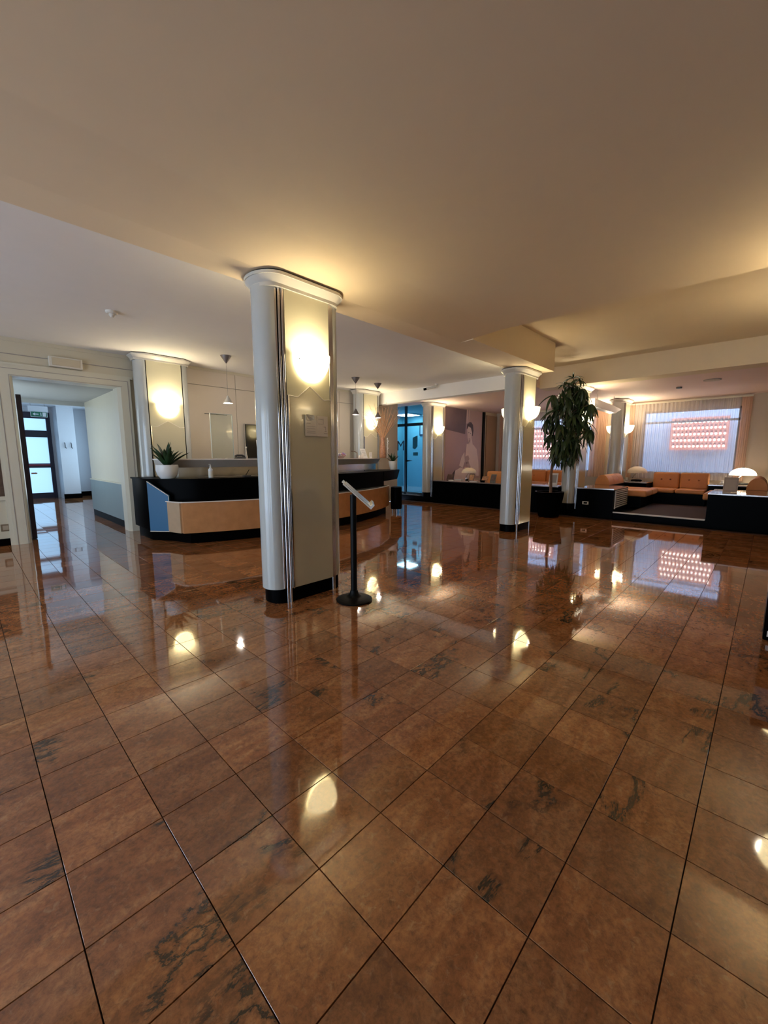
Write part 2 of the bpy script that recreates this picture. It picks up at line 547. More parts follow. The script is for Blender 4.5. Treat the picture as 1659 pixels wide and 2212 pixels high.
bm = nb(); box(bm, 2.98, 3.0, 10.7, 16, 0, 0.14); box(bm, 2.08, 2.52, 15.18, 15.2, 0, 0.14); box(bm, 2.5, 3.0, 15.98, 16, 0, 0.14)
struct('baseboard_hall', bm, M_BLACK)
# far glazed door
bm = nb()
for zz in ((0.0, 0.16), (0.92, 1.05), (1.83, 2.03), (2.38, 2.56)):
    box(bm, 1.24, 2.03, 15.95, 16.05, *zz)
for xx in ((1.24, 1.32), (1.93, 2.03)):
    box(bm, *xx, 15.94, 16.06, 0, 2.56)
d1 = struct('door_1', bm, M_DKFRAME)
for za, zb in ((0.16, 0.92), (1.05, 1.83), (2.03, 2.38)):
    obj('pane', B(1.32, 1.93, 15.99, 16.01, za, zb), M_DAY, d1)
obj('push_bar', tube(nb(), [(1.34, 15.9, 1.0), (1.92, 15.9, 1.0)], 0.02), mat('red_bar', (0.25, 0.01, 0.03), 0.4), d1)
# side window of the hall, lights the passage
w_ = struct('window_hall', B(2.95, 3.0, 11.0, 15.4, 0.4, 2.5), M_WHITE)
M_DAYH = mat('hall_pane_daylight', (0.7, 0.85, 1.0), 0.4, emit=(0.55, 0.80, 1.0), es=0.55, var=0.02)
wp = struct('window_passage', B(0.40, 0.43, 8.3, 10.4, 0.5, 2.3), M_WHITE)  # unseen window, added so its glowing panes brighten the passage
for ya in (8.35, 9.37):
    obj('pane', B(0.43, 0.44, ya, ya + .98, 0.55, 2.25), mat('passage_pane', (.8, .85, .85), .4, emit=(.80, .93, 1.0), es=0.55), wp)
for k, (ya, yb, za, zb) in enumerate(((11.1, 13.1, 0.45, 0.95), (11.1, 13.1, 1.05, 1.7), (11.1, 13.1, 1.8, 2.4), (13.3, 15.3, 0.45, 0.95), (13.3, 15.3, 1.05, 1.7), (13.3, 15.3, 1.8, 2.4))):
    obj('pane', B(2.94, 2.96, ya, yb, za, zb), M_DAYH, w_)
# open door leaf on the left of the passage
dl = struct('door_2', B(0.66, 0.72, WY + 0.27, WY + 0.75, 0.01, 2.15), M_DKFRAME)
obj('door_handle', tube(nb(), [(0.74, WY + 0.32, 1.0), (0.80, WY + 0.32, 1.0), (0.80, WY + 0.44, 1.0)], 0.012), M_CHROME, dl)

# exit sign over the passage
t = thing('exit_sign', 'small white and green exit sign hanging in the passage before the dark glazed door', 'sign', (1.5, 14.0, 2.30))
obj('housing', B(1.36, 1.76, 13.97, 14.03, 2.42, 2.56), M_WHITE, t)
for x in (1.42, 1.70):
    obj('hanger', lathe(nb(), [(0, 2.56), (.008, 2.56), (.008, 2.72), (0, 2.72)], x, 14.0, 8), M_CHROME, t)
obj('sign_face', B(1.40, 1.74, 13.955, 13.97, 2.28, 2.42), M_WHITE, t)
bm = nb()
box(bm, 1.41, 1.73, 13.948, 13.956, 2.29, 2.41)
obj('green_field', bm, M_SIGNG, t)
bm = nb()
slab(bm, [(1.44, 13.944, 2.35), (1.49, 13.944, 2.39), (1.49, 13.944, 2.36), (1.56, 13.944, 2.36), (1.56, 13.944, 2.34), (1.49, 13.944, 2.34), (1.49, 13.944, 2.31)], (0, 0.004, 0))
box(bm, 1.60, 1.615, 13.944, 13.948, 2.31, 2.39); box(bm, 1.64, 1.71, 13.944, 13.948, 2.30, 2.40)
obj('arrow_mark', bm, M_WHITE, t)
# hooks on hall pier
t = thing('coat_hooks', 'pair of small dark fittings on the white wall of the far hall', 'hook', (2.3, 15.17, 1.56))
for x in (2.22, 2.37):
    obj('hook', tube(nb(), [(x, 15.19, 1.66), (x, 15.15, 1.64), (x, 15.15, 1.52), (x + 0.03, 15.15, 1.50)], 0.012, 6), M_DGREY, t)

# other closing walls (outside or at the edge of the frame)
bm = nb()
for ya, yb in ((-5, 0.2), (1.4, 1.9), (6.4, 7.75)):
    box(bm, -4.15, -4, ya, yb, 0, 2.9)
box(bm, -4.15, -4, -5, 7.75, 2.35, 2.9)
struct('wall_left', bm, M_WALL)
for k, (ya, yb) in enumerate(((0.2, 1.4), (1.9, 6.4))):
    wd = struct('window_%d' % (k + 3), B(-4.12, -4.05, ya, yb, 2.25, 2.35), M_DKFRAME)
    n = 1 if k < 1 else 4
    for q in range(n):
        a = ya + (yb - ya) * q / n; b = ya + (yb - ya) * (q + 1) / n
        obj('pane', B(-4.08, -4.06, a + 0.04, b - 0.04, 0.08, 2.25), M_DAYL, wd)
        obj('mullion', B(-4.12, -4.04, b - 0.04, b + 0.04, 0, 2.25), M_DKFRAME, wd)
struct('wall_behind', B(-4.1, 13.3, -5.15, -5, 0, 3.3), M_WALL)
struct('wall_right', B(9.0, 13.2, -2.4, -2.25, 0, 2.75), M_BEIGE)

# lounge
XW = 13.0
ww = nb()
WIN = [(0.60, 2.62, 0.80, 2.46), (3.78, 6.3, 0.80, 2.46)]
box(ww, XW, XW + 0.2, -2.4, WIN[0][0], 0, 2.75)
box(ww, XW, XW + 0.2, WIN[0][1], WIN[1][0], 0, 2.75)
box(ww, XW, XW + 0.2, WIN[1][1], 7.2, 0, 2.75)
for ya, yb, za, zb in WIN:
    box(ww, XW, XW + 0.2, ya, yb, 0, za); box(ww, XW, XW + 0.2, ya, yb, zb, 2.75)
struct('wall_lounge', ww, M_BEIGE)
for k, (ya, yb, za, zb) in enumerate(WIN):
    fr = nb()
    box(fr, XW + 0.1, XW + 0.16, ya, yb, za, za + 0.05); box(fr, XW + 0.1, XW + 0.16, ya, yb, zb - 0.05, zb)
    box(fr, XW + 0.1, XW + 0.16, ya, yb, 2.13, 2.18)
    for y in (ya, yb - 0.05):
        box(fr, XW + 0.1, XW + 0.16, y, y + 0.05, za, zb)
    w_ = struct('window_%d' % (k + 1), fr, mat('grey_frame', (0.35, 0.36, 0.40), 0.4))
    ym = (ya + yb) / 2
    for a, b in ((ya + 0.05, yb - 0.05),):
        obj('pane', B(XW + 0.125, XW + 0.132, a, b, za + 0.05, 2.13), M_GLASS, w_)
        obj('pane', B(XW + 0.125, XW + 0.132, a, b, 2.18, zb - 0.05), M_GLASS, w_)
mw = struct('wall_mural', B(9.25, 13.0, 7.0, 7.2, 0.15, 2.72), M_BEIGE)
# platform
pf = nb(); box(pf, 9.0, 13.0, -2.4, 9.5, -0.1, 0.138)
struct('floor_platform', pf, M_BLACK)
struct('trim_4', B(8.99, 9.03, 0.74, 2.2, 0.128, 0.152), M_LIP)
cp = obj('carpet', B(9.03, 11.38, 0.75, 1.94, 0.138, 0.150), M_CARPET)
tag(cp, 'dark plum carpet on the raised lounge platform', 'carpet')

# ---------------------------------------------------------------- pink glowing bulb panels outside the lounge windows
def screen(name, y0, y1, z0, z1, ny, nz, label, x=14.20):
    t = thing(name, label, 'panel', (x, (y0 + y1) / 2, z0), 'pink lit panels outside the lounge windows')
    obj('panel', B(x, x + .05, y0 - .03, y1 + .03, z0 - .03, z1 + .03), M_PINKLIT, t)
    me = None
    for j in range(nz):
        for i in range(ny):
            cy = y0 + (i + .5 + (.18 if j % 2 else 0)) * (y1 - y0) / (ny + .2); cz = z0 + (j + .42) * (z1 - z0) / nz
            if me is None:
                b = nb(); bmesh.ops.create_uvsphere(b, u_segments=8, v_segments=6, radius=1.0)
                me = bpy.data.meshes.new('bulb_cap'); b.to_mesh(me); b.free(); me.materials.append(M_DOT)
            o = bpy.data.objects.new('bulb_cap', me); C.objects.link(o); o.parent = t
            o.location = (-.006, cy - (y0 + y1) / 2, cz - z0)
            o.scale = (.012, .027, .030)
            d_ = B(x - .004, x, cy - .022, cy + .022, cz + .045, cz + .085)
            obj('dark_cap', d_, M_DUSK, t)
    for yy in (y0 + .1, y1 - .1):
        obj('bracket', B(x + .05, 14.30, yy - .03, yy + .03, z1 - .10, z1 - .04), M_OUT, t)


M_DUSK = mat('dusky_cap', (.25, .10, .10), .6)
screen('lit_panel', 0.90, 2.12, 1.47, 2.30, 13, 5, 'pink glowing panel with rows of round white dots behind the tufted two-seat sofa')
screen('lit_panel', 5.30, 6.70, 1.20, 2.24, 13, 6, 'pink glowing dotted panel behind the curtain left of the big potted plant')
struct('wall_outside', B(14.30, 14.45, -4, 10, -.3, 2.9), M_OUT)
struct('ground', B(13.2, 30, -12, 18, -0.3, 0.0), M_OUT)

# ---------------------------------------------------------------- curtains


def curtain(name, x, y0, y1, z0, z1, m, amp, per, label, group=None, seed=0):
    rnd = random.Random(seed)
    n = int((y1 - y0) / per * 8)
    bm = nb()
    rows = 8
    gr = []
    ph = [rnd.uniform(-.8, .8) for _ in range(n // 8 + 3)]
    for i in range(n + 1):
        y = y0 + (y1 - y0) * i / n
        col = []
        w = 2 * PI * (y - y0) / per
        a = amp * (0.7 + 0.3 * math.sin(y * 5.1 + seed))
        for r in range(rows + 1):
            f = r / rows
            z = z0 + (z1 - z0) * f
            aa = a * (1.0 - 0.25 * (1 - f)) * (1.0 + 0.15 * math.sin(3 * f + y * 7))
            col.append(bm.verts.new((x + aa * math.sin(w + 0.35 * ph[i // 8] * (1 - f)), y + 0.01 * math.sin(w * 2 + f * 3), z)))
        gr.append(col)
    for i in range(n):
        for r in range(rows):
            bm.faces.new((gr[i][r], gr[i + 1][r], gr[i + 1][r + 1], gr[i][r + 1]))
    t = thing(name, label, 'curtain', (x, (y0 + y1) / 2, z0), group)
    obj('fabric', bm, m, t, smooth='full')
    hd = nb(); box(hd, x - 0.02, x + 0.02, y0, y1, z1, z1 + 0.035)
    obj('curtain_track', hd, M_TRIM, t)
    return t


curtain('sheer_curtain', 12.84, 0.62, 2.78, 0.67, 2.64, M_SHEER, 0.030, 0.085, 'white sheer pleated curtain over the window behind the tufted two-seat sofa', seed=1)
curtain('drape', 12.84, 0.42, 0.61, 0.67, 2.64, M_DRAPE, 0.030, 0.07, 'peach side drape right of the sheer window curtain, by the lit dome lamp', 'peach side drapes', seed=2)
curtain('drape', 12.84, 2.79, 2.98, 0.67, 2.64, M_DRAPE, 0.030, 0.07, 'peach side drape left of the sheer curtain, beside the far column', 'peach side drapes', seed=3)
curtain('sheer_curtain', 12.84, 3.90, 6.4, 0.67, 2.64, M_SHEER, 0.030, 0.085, 'white sheer pleated curtain behind the big potted plant', seed=4)
curtain('drape', 12.84, 3.45, 3.88, 0.67, 2.64, M_DRAPE, 0.035, 0.09, 'peach side drape just right of the big potted plant', 'peach side drapes', seed=5)
curtain('drape', 12.84, 6.41, 6.8, 0.67, 2.64, M_DRAPE, 0.030, 0.09, 'peach side drape beside the mural wall', 'peach side drapes', seed=6)

# ---------------------------------------------------------------- columns


def stadium(cx, cy, hl, r, n=14):
    pts = []
    for i in range(n + 1):
        a = PI / 2 + PI * i / n
        pts.append((cx - hl + r * math.cos(a) * 0.78, cy + r * math.sin(a)))
    for i in range(n + 1):
        a = -PI / 2 + PI * i / n
        pts.append((cx + hl + r * math.cos(a) * 0.78, cy + r * math.sin(a)))
    return pts


def sconce(x, y, z, side, label, energy=SCONCE_W):
    """side -1: fixed on a face looking towards -y, +1: towards +y"""
    t = thing('wall_sconce', label, 'lamp', (x, y, z - 0.21), 'opal bowl wall lamps on the columns')
    A, Bd, Cc = 0.160, 0.150, 0.200
    for nm, s, m_ in (('glass_bowl', 1.0, M_BOWL), ('inner_diffuser', 0.95, M_BOWLIN)):
        bm = nb()
        g = []
        for i in range(13):
            ph = PI / 2 * i / 12
            row = []
            for j in range(21):
                th = PI * j / 20
                row.append(bm.verts.new((x + A * s * math.cos(th) * math.cos(ph) ** .8, y + side * (0.004 + Bd * s * math.sin(th) * math.cos(ph) ** .8), z - Cc * s * math.sin(ph))))
            g.append(row)
        for i in range(12):
            for j in range(20):
                bm.faces.new((g[i][j], g[i][j + 1], g[i + 1][j + 1], g[i + 1][j]))
        bmesh.ops.remove_doubles(bm, verts=bm.verts, dist=0.0005)
        obj(nm, bm, m_, t, smooth='full')
    obj('wall_plate', B(x - 0.06, x + 0.06, min(y, y + side * 0.012), max(y, y + side * 0.012), z - 0.14, z - 0.02), M_CHROME, t)
    for sx_ in (-1, 1):
        bm = nb()
        bmesh.ops.create_uvsphere(bm, u_segments=8, v_segments=6, radius=0.007, matrix=Matrix.Translation((x + sx_ * 0.152, y + side * 0.05, z - 0.05)))
        obj('screw', bm, M_CHROME, t, smooth=True)
    ld = bpy.data.lights.new('bulb', 'POINT'); ld.energy = energy; ld.color = (1.0, 0.86, 0.64); ld.shadow_soft_size = 0.07
    lo = bpy.data.objects.new('bulb', ld); C.objects.link(lo); lo.parent = t
    lo.location = (0, side * 0.095, 0.21 - 0.05)
    return t


def column(cx, cy, ztop, label, hl=0.255, r=0.165, zbase=0.0, lamps=(-1,), lamp_label='', lz=2.08, cap_seg=14, energy=SCONCE_W, rods=True):
    t = thing('column', label, 'column', (cx, cy, zbase), 'lobby columns')
    zp = zbase + 0.125
    zc = ztop - 0.085
    # core
    obj('plinth', prism(nb(), stadium(cx, cy, hl, r - 0.02), zbase, zp), M_BLACK, t, smooth=True)
    hf = hl - 0.035
    for s in (-1, 1):
        pts = []
        for i in range(19):
            a = PI / 2 + PI * i / 18
            pts.append((cx + s * (hf + (0.070 if rods else 0.012) - (0.105 if rods else 0.13) * math.cos(a)), cy + (r - (0.034 if rods else 0.004)) * math.sin(a)))
        obj('rounded_side', prism(nb(), pts, zp, zc), M_LACQ, t, smooth=True)
    fb = nb()
    box(fb, cx - hf, cx + hf, cy - r + 0.006, cy + r - 0.006, zp, zc)
    obj('face', fb, M_FACE, t)
    for sx_ in (-1, 1):
        for sy in (-1, 1):
            if rods:
                x0 = cx + sx_ * (hf + 0.034)
                obj('recess', B(x0 - 0.036, x0 + 0.036, cy + sy * (r - 0.058) - 0.012, cy + sy * (r - 0.058) + 0.012, zbase, zc), M_BLACK, t)
                for q, (dx, dy) in enumerate(((0.013, 0.014), (0.036, 0.026), (0.060, 0.040))):
                    rb = nb()
                    lathe(rb, [(0.0115, zbase), (0.0115, zc)], cx + sx_ * (hf + dx), cy + sy * (r - dy), 10)
                    obj('chrome_rod', rb, M_CHROME, t, smooth=True)
            else:
                x0 = cx + sx_ * (hf + 0.006)
                obj('recess', B(x0 - 0.005, x0 + 0.005, cy + sy * (r - 0.01) - 0.008, cy + sy * (r - 0.01) + 0.008, zp, zc), M_BLACK, t)
    # lower face panel with a pointed top edge
    xl, xr = cx - hf + 0.006, cx + hf - 0.004
    for sy in (-1, 1):
        yf = cy + sy * (r - 0.006)
        P = [(xl, zp + .005), (xr, zp + .005), (xr, 1.745), (xr - .07, 1.735), (cx + .0, 1.835), (xl + .09, 1.735), (xl, 1.745)]
        obj('lower_panel', slab(nb(), [(x, yf, z) for x, z in P], (0, sy * 0.010, 0)), M_FACE2, t)
        e = nb()
        for a, b in zip(P[2:], P[3:]):
            tube(e, [(a[0], yf + sy * .009, a[1] + .002), (b[0], yf + sy * .009, b[1] + .002)], 0.0035, 6)
        obj('panel_edge', e, M_LIP, t)
        obj('edge_strip', B(xl - .004, xl + .008, min(yf, yf + sy * .014), max(yf, yf + sy * .014), zp, 1.745), M_CHROME, t)
    # flared capital
    cb = nb()
    p0 = stadium(cx, cy, hl, r + 0.008, cap_seg); p1 = stadium(cx, cy, hl, r + 0.052, cap_seg); p2 = stadium(cx, cy, hl, r + 0.062, cap_seg)
    prism(cb, p0, zc - 0.02, zc + 0.005)
    prism(cb, p0, zc + 0.005, zc + 0.05, p1)
    prism(cb, p2, zc + 0.05, ztop - 0.012)
    obj('capital', cb, M_CAP, t, smooth=True)
    obj('shadow_gap', prism(nb(), stadium(cx, cy, hl, r + 0.045, cap_seg), ztop - 0.012, ztop), M_BLACKM, t)
    for k, s in enumerate(lamps):
        sconce(cx + 0.02, cy + s * (r + 0.005), lz, s, lamp_label[k] if isinstance(lamp_label, (list, tuple)) else lamp_label, energy)
    return t


column(2.108, 3.045, ZB, 'nearest tall column with chrome rods, a rounded side and a taped-up notice', lamps=(-1, 1), lz=2.085,
       lamp_label=['opal bowl lamp on the nearest column, above the notice', 'opal bowl lamp on the hidden back face of the nearest column'])
column(6.60, 3.13, ZB, 'grey column with chrome rods left of the big potted plant', lamps=(-1, 1), lz=2.06,
       lamp_label=['opal bowl lamp on the right side of the column next to the big potted plant', 'opal bowl lamp on the left side of the column next to the big potted plant'])
column(2.47, 7.50, ZR, 'column at the left end of the reception desk, beside the doorway', hl=0.30, lamps=(-1,), lz=2.11, cap_seg=3, rods=False,
       lamp_label='opal bowl lamp on the column beside the doorway, above the white bowl planter', energy=5)
column(7.22, 7.50, ZR, 'column behind the right end of the reception desk', hl=0.27, lamps=(-1,), lz=2.14, cap_seg=3, rods=False,
       lamp_label='opal bowl lamp on the column behind the right end of the reception desk', energy=4)
column(9.30, 6.94, 2.72, 'narrow column between the teal glass door and the mural', zbase=0.138, lamps=(-1,), lz=2.08,
       lamp_label='opal bowl lamp on the narrow column left of the mural', energy=9)
column(9.30, 3.10, 2.72, 'column rising behind the big potted plant', zbase=0.138, lamps=(-1,), lz=2.08,
       lamp_label='opal bowl lamp half hidden behind the leaves of the big potted plant', energy=9)
column(12.15, 2.96, 2.72, 'farthest column, in the lounge beside the sheer curtain', zbase=0.15, lamps=(-1, 1), lz=2.06,
       lamp_label=['opal bowl lamp on the right side of the farthest lounge column', 'opal bowl lamp on the left side of the farthest lounge column'], energy=14)
column(-2.36, 3.03, ZB, 'column beyond the left edge of the view', lamps=(-1, 1), lz=2.06,  # unseen column and lamps, added to raise the ambient light
       lamp_label=['opal bowl lamp on the front face of the column beyond the left edge', 'opal bowl lamp on the back face of the column beyond the left edge'])
struct('wall_side', B(3.2, 8.7, -.55, -.385, 0, 2.69), M_WALL)
struct('baseboard_right', B(3.2, 8.7, -.385, -.372, 0, .10), M_BLACK)
sconce(4.36, -.38, 2.08, 1, 'opal bowl lamp on the side wall just beyond the right edge, nearer the viewpoint', 4.0)
sconce(6.55, -.38, 2.08, 1, 'opal bowl lamp on the side wall just beyond the right edge, nearer the lounge', 4.0)

# slanted duct beam between the two right hand lounge columns
bm = nb()
slab(bm, [(9.6, 2.86, 2.50), (9.6, 2.86, 2.33), (11.25, 2.86, 2.31), (11.75, 2.86, 2.44), (11.1, 2.86, 2.47)], (0, 0.14, 0))
dz = thing('air_duct', 'pale tapered duct casing between the two rear lounge columns, right of the plant', 'duct', (10.8, 2.95, 2.3))
obj('casing', bm, M_WHITE, dz)
for x in (10.0, 11.3):
    obj('hanger', lathe(nb(), [(0.01, 2.44), (0.01, 2.72)], x, 2.93, 8), M_CHROME, dz)

# notice on nearest column
t = thing('notice', 'two clear taped sheets with faint plans on the nearest column', 'notice', (2.165, 2.86, 1.43))
yn = 2.868
obj('sheet', B(2.045, 2.165, yn - 0.003, yn, 1.425, 1.60), mat('translucent_sheet', (0.66, 0.60, 0.53), 0.12), t)
obj('sheet', B(2.167, 2.285, yn - 0.003, yn, 1.425, 1.60), MATS['translucent_sheet'], t)
pl = nb()
for (a, b, c, d) in ((2.06, 2.11, 1.555, 1.56), (2.06, 2.10, 1.53, 1.535), (2.06, 2.15, 1.505, 1.508), (2.06, 2.15, 1.485, 1.488), (2.06, 2.15, 1.465, 1.468), (2.06, 2.15, 1.45, 1.453),
                     (2.18, 2.23, 1.57, 1.573), (2.235, 2.238, 1.53, 1.58), (2.18, 2.235, 1.53, 1.533), (2.24, 2.26, 1.505, 1.51), (2.26, 2.264, 1.48, 1.51), (2.24, 2.28, 1.45, 1.455), (2.25, 2.27, 1.47, 1.475)):
    box(pl, a, b, yn - 0.0038, yn - 0.003, c, d)
obj('print', pl, M_INKL, t)
tp = nb()
slab(tp, [(2.05, yn - .012, 1.605), (2.125, yn - .02, 1.60), (2.13, yn - .022, 1.565), (2.10, yn - .010, 1.555), (2.075, yn - .006, 1.575)], (0, 0.002, 0))
slab(tp, [(2.035, yn - .018, 1.60), (2.052, yn - .012, 1.606), (2.058, yn - .012, 1.56), (2.045, yn - .02, 1.565)], (0, 0.002, 0))
obj('curled_corner', tp, mat('glossy_film', (0.70, 0.66, 0.52), 0.1, coat=0.5), t)

# ---------------------------------------------------------------- stanchion sign
sx0, sy0 = 2.285, 2.54
t = thing('sign_stand', 'black post stand with round ridged base and a tilted clear sign holder', 'stand', (sx0, sy0, 0))
obj('base', lathe(nb(), [(0, 0), (0.155, 0), (0.158, 0.012), (0.140, 0.02), (0.135, 0.02), (0.120, 0.027), (0.115, 0.027), (0.098, 0.033), (0.093, 0.033), (0.076, 0.038), (0.070, 0.038), (0.055, 0.045), (0.040, 0.06), (0.032, 0.09), (0, 0.09)], sx0, sy0, 40), M_BLACKM, t, smooth=True)
obj('pole', lathe(nb(), [(0.0, 0.08), (0.027, 0.08), (0.027, 0.93), (0.0, 0.93)], sx0, sy0, 20), M_BLACKM, t, smooth=True)
vd = Vector((sx0, sy0, 0)).normalized()               # along the line of sight
rt = Vector((vd.y, -vd.x, 0))
cc = Vector((sx0, sy0, 0.945)) + rt * 0.01
dn = (rt * 0.74 + Vector((0, 0, -1)) * 0.67).normalized()
nrmv = (rt * 0.67 + Vector((0, 0, 1)) * 0.74).normalized()
vd2 = (vd + Vector((0, 0, 0.05))).normalized()


def plate(bm, u0, u1, v0, v1, h0, h1):
    P = [cc + dn * u + vd2 * v + nrmv * h0 for u, v in ((u0, v0), (u1, v0), (u1, v1), (u0, v1))]
    return slab(bm, P, nrmv * (h1 - h0))


obj('holder_back', plate(nb(), -0.125, 0.175, -0.11, 0.11, 0.000, 0.010), M_WPLAST, t)
obj('clear_cover', plate(nb(), -0.11, 0.175, -0.105, 0.105, 0.012, 0.018), mat('clear_acrylic_edge', (0.72, 0.72, 0.70), 0.15), t)
obj('lower_lip', plate(nb(), 0.165, 0.185, -0.11, 0.11, 0.0, 0.045), MATS['clear_acrylic_edge'], t)
obj('pivot', tube(nb(), [(sx0, sy0, 0.92), tuple(cc)], 0.016), M_BLACKM, t)
obj('clip', plate(nb(), -0.14, -0.12, -0.03, 0.03, 0.0, 0.02), M_WPLAST, t)

# ---------------------------------------------------------------- reception desk
def fb_(x, o=0.0): return 10.07 - math.sqrt(4.6 ** 2 - (x - 4.2) ** 2) + o
def fk_(x, o=0.0): return 12.83 - math.sqrt(49 - (x - 4.1) ** 2) + o
def arc(f, x0, x1, n=28, o=0.0): return [(x0 + (x1 - x0) * i / n, f(x0 + (x1 - x0) * i / n, o)) for i in range(n + 1)]


t = thing('reception_desk', 'long curved reception desk, black above with orange briar wood below', 'desk', (4.2, 6.6, 0))
obj('kick_plinth', prism(nb(), [(1.92, 7.3), (1.92, 6.66), (2.12, 6.36)] + arc(fb_, 2.22, 6.55, o=0.07) + [(6.7, 6.75), (6.5, 6.9)] + arc(fk_, 6.4, 2.2, o=0.55), 0, 0.16), M_BLACK, t, smooth=True)
wood = prism(nb(), arc(fb_, 2.12, 6.63) + arc(fk_, 6.63, 2.12, o=0.03), 0.16, 0.60)
obj('wood_front', wood, M_WOOD, t, smooth=True)
obj('wood_side', prism(nb(), [(2.02, 6.30), (2.10, 6.02), (2.12, 6.02), (2.12, 6.3)], 0.16, 0.60), M_WOODP, t)
obj('wood_edge', prism(nb(), [(2.01, 6.30), (2.095, 5.985)] + arc(fb_, 2.13, 6.64, o=-0.008) + arc(fb_, 6.64, 2.13, o=0.012) + [(2.115, 6.01), (2.03, 6.30)], 0.60, 0.613), M_LIP, t, smooth=True)
obj('end_edge', B(6.632, 6.648, fb_(6.63) - .005, fk_(6.63) + .02, 0.16, 0.61), M_LIP, t)
obj('steel_ledge', prism(nb(), arc(fb_, 2.15, 6.6, o=0.013) + arc(fk_, 6.6, 2.15, o=0.0), 0.60, 0.609), M_STEEL, t, smooth=True)
top_f = [(1.87, 7.40), (1.87, 6.60), (2.04, 6.36), (2.30, 6.14)] + arc(fk_, 2.5, 7.3)
body = prism(nb(), [(1.88, 7.35), (1.88, 6.62), (2.05, 6.38), (2.31, 6.155)] + arc(fk_, 2.5, 6.62, o=0.012) + arc(fk_, 6.6, 2.5, o=0.5) + [(2.2, 7.2)], 0.16, 0.905)
obj('black_body', body, M_BLACK, t, smooth=True)
obj('black_counter', prism(nb(), arc(fk_, 6.60, 7.45, 6, 0.01) + [(7.6, 6.78)] + arc(fk_, 7.35, 6.6, 6, 0.42), 0.70, 0.905, arc(fk_, 6.60, 7.6, 6, -0.0) + [(7.78, 6.86)] + arc(fk_, 7.45, 6.6, 6, 0.45)), M_BLACK, t, smooth=True)
obj('counter_top', prism(nb(), top_f + [(7.75, 6.84), (7.6, 7.1), (7.3, 7.2)] + arc(fk_, 7.0, 2.6, o=0.50) + [(2.6, 7.12), (2.0, 7.3)], 0.905, 0.93), M_BLACK, t, smooth=True)
# blue cheek
bp_ = [Vector((1.845, 6.50, 0)), Vector((2.045, 6.26, 0))]
e_ = (bp_[1] - bp_[0])
blue = slab(nb(), [bp_[0] + Vector((0, 0, .17)), bp_[1] + Vector((0, 0, .17)), bp_[1] + Vector((0, 0, .69)), bp_[0] + Vector((0, 0, .895))], (0.03, 0.03, 0))
obj('blue_cheek', blue, M_BLUEP, t)
eb_ = nb()
tube(eb_, [bp_[1] + Vector((0, 0, .69)), bp_[0] + Vector((0, 0, .895))], 0.006, 6)
tube(eb_, [bp_[1] + Vector((0, 0, .165)), bp_[0] + Vector((0, 0, .165))], 0.006, 6)
tube(eb_, [bp_[1] + Vector((0, 0, .165)), bp_[1] + Vector((0, 0, .69))], 0.004, 6)
obj('cheek_edge', eb_, M_LIP, t)
# riser and upper shelf
obj('steel_riser', prism(nb(), arc(fk_, 2.35, 7.25, o=0.62) + arc(fk_, 7.25, 2.35, o=0.72), 0.93, 1.10), M_STEEL, t, smooth=True)
obj('shelf_fascia', prism(nb(), arc(fk_, 2.14, 7.20, o=0.54) + arc(fk_, 7.20, 2.14, o=0.92), 1.085, 1.20, arc(fk_, 2.12, 7.28, o=0.48) + arc(fk_, 7.28, 2.12, o=0.92)), M_SHELF, t, smooth=True)
obj('upper_shelf', prism(nb(), arc(fk_, 2.11, 7.30, o=0.465) + arc(fk_, 7.30, 2.11, o=0.93), 1.20, 1.217), M_LIP, t, smooth=True)
SH = 1.2175
CT = 0.931


def ys(x, o=0.45, _a=0.12): return fk_(x, o + _a)


# ---------------------------------------------------------------- things on the desk
def leaf_mesh(length, width, bend, m, n=7, fold=0.25, name='leaf'):
    v, f = [], []
    for i in range(n + 1):
        s = i / n
        w = width * (math.sin(PI * min(1, s * 0.85 + 0.15)) ** 0.7) * (1 - s * 0.15)
        if i == n: w = 0.001
        x = length * (s - 0.0) * math.cos(bend * s * 0.6)
        z = -length * math.sin(bend * s) * s * 0.6
        v += [(x, -w / 2, z + w * fold), (x, 0, z), (x, w / 2, z + w * fold)]
    for i in range(n):
        a = 3 * i
        f += [(a, a + 3, a + 4, a + 1), (a + 1, a + 4, a + 5, a + 2)]
    me = bpy.data.meshes.new(name); me.from_pydata(v, [], f); me.materials.append(m)
    for p in me.polygons: p.use_smooth = True
    return me


def agave(x, y, z, w, h, lh, label, nleaf, seed, square=False):
    rnd = random.Random(seed)
    t = thing('potted_agave', label, 'plant', (x, y, z))
    if square:
        prof = [(0, z), (w * .32, z), (w * .40, z + h * .3), (w * .5, z + h * .95), (w * .5, z + h), (w * .44, z + h), (w * .40, z + h * .8), (0, z + h * .8)]
    else:
        prof = [(0, z), (w * .30, z), (w * .43, z + h * .25), (w * .5, z + h * .65), (w * .48, z + h), (w * .43, z + h), (w * .43, z + h * .8), (0, z + h * .8)]
    obj('pot', lathe(nb(), prof, x, y, 32), M_POTW, t, smooth=True)
    obj('soil', lathe(nb(), [(0, z + h * .82), (w * .42, z + h * .82), (w * .42, z + h * .86), (0, z + h * .88)], x, y, 20), M_SOIL, t)
    mes = [leaf_mesh(lh * q, 0.055 * lh / 0.3, b_, M_LEAF, fold=0.35) for q, b_ in ((1, 0.15), (.85, 0.3), (.7, 0.1))]
    for i in range(nleaf):
        o = bpy.data.objects.new('leaf', mes[i % 3]); C.objects.link(o); o.parent = t
        az = 2 * PI * i * 0.382 + rnd.uniform(-.2, .2)
        el = math.radians(86 - 46 * (i / nleaf) + rnd.uniform(-6, 6))
        o.location = (0.02 * math.cos(az), 0.02 * math.sin(az), h * 0.84)
        o.rotation_euler = (0, -el, az)
    return t


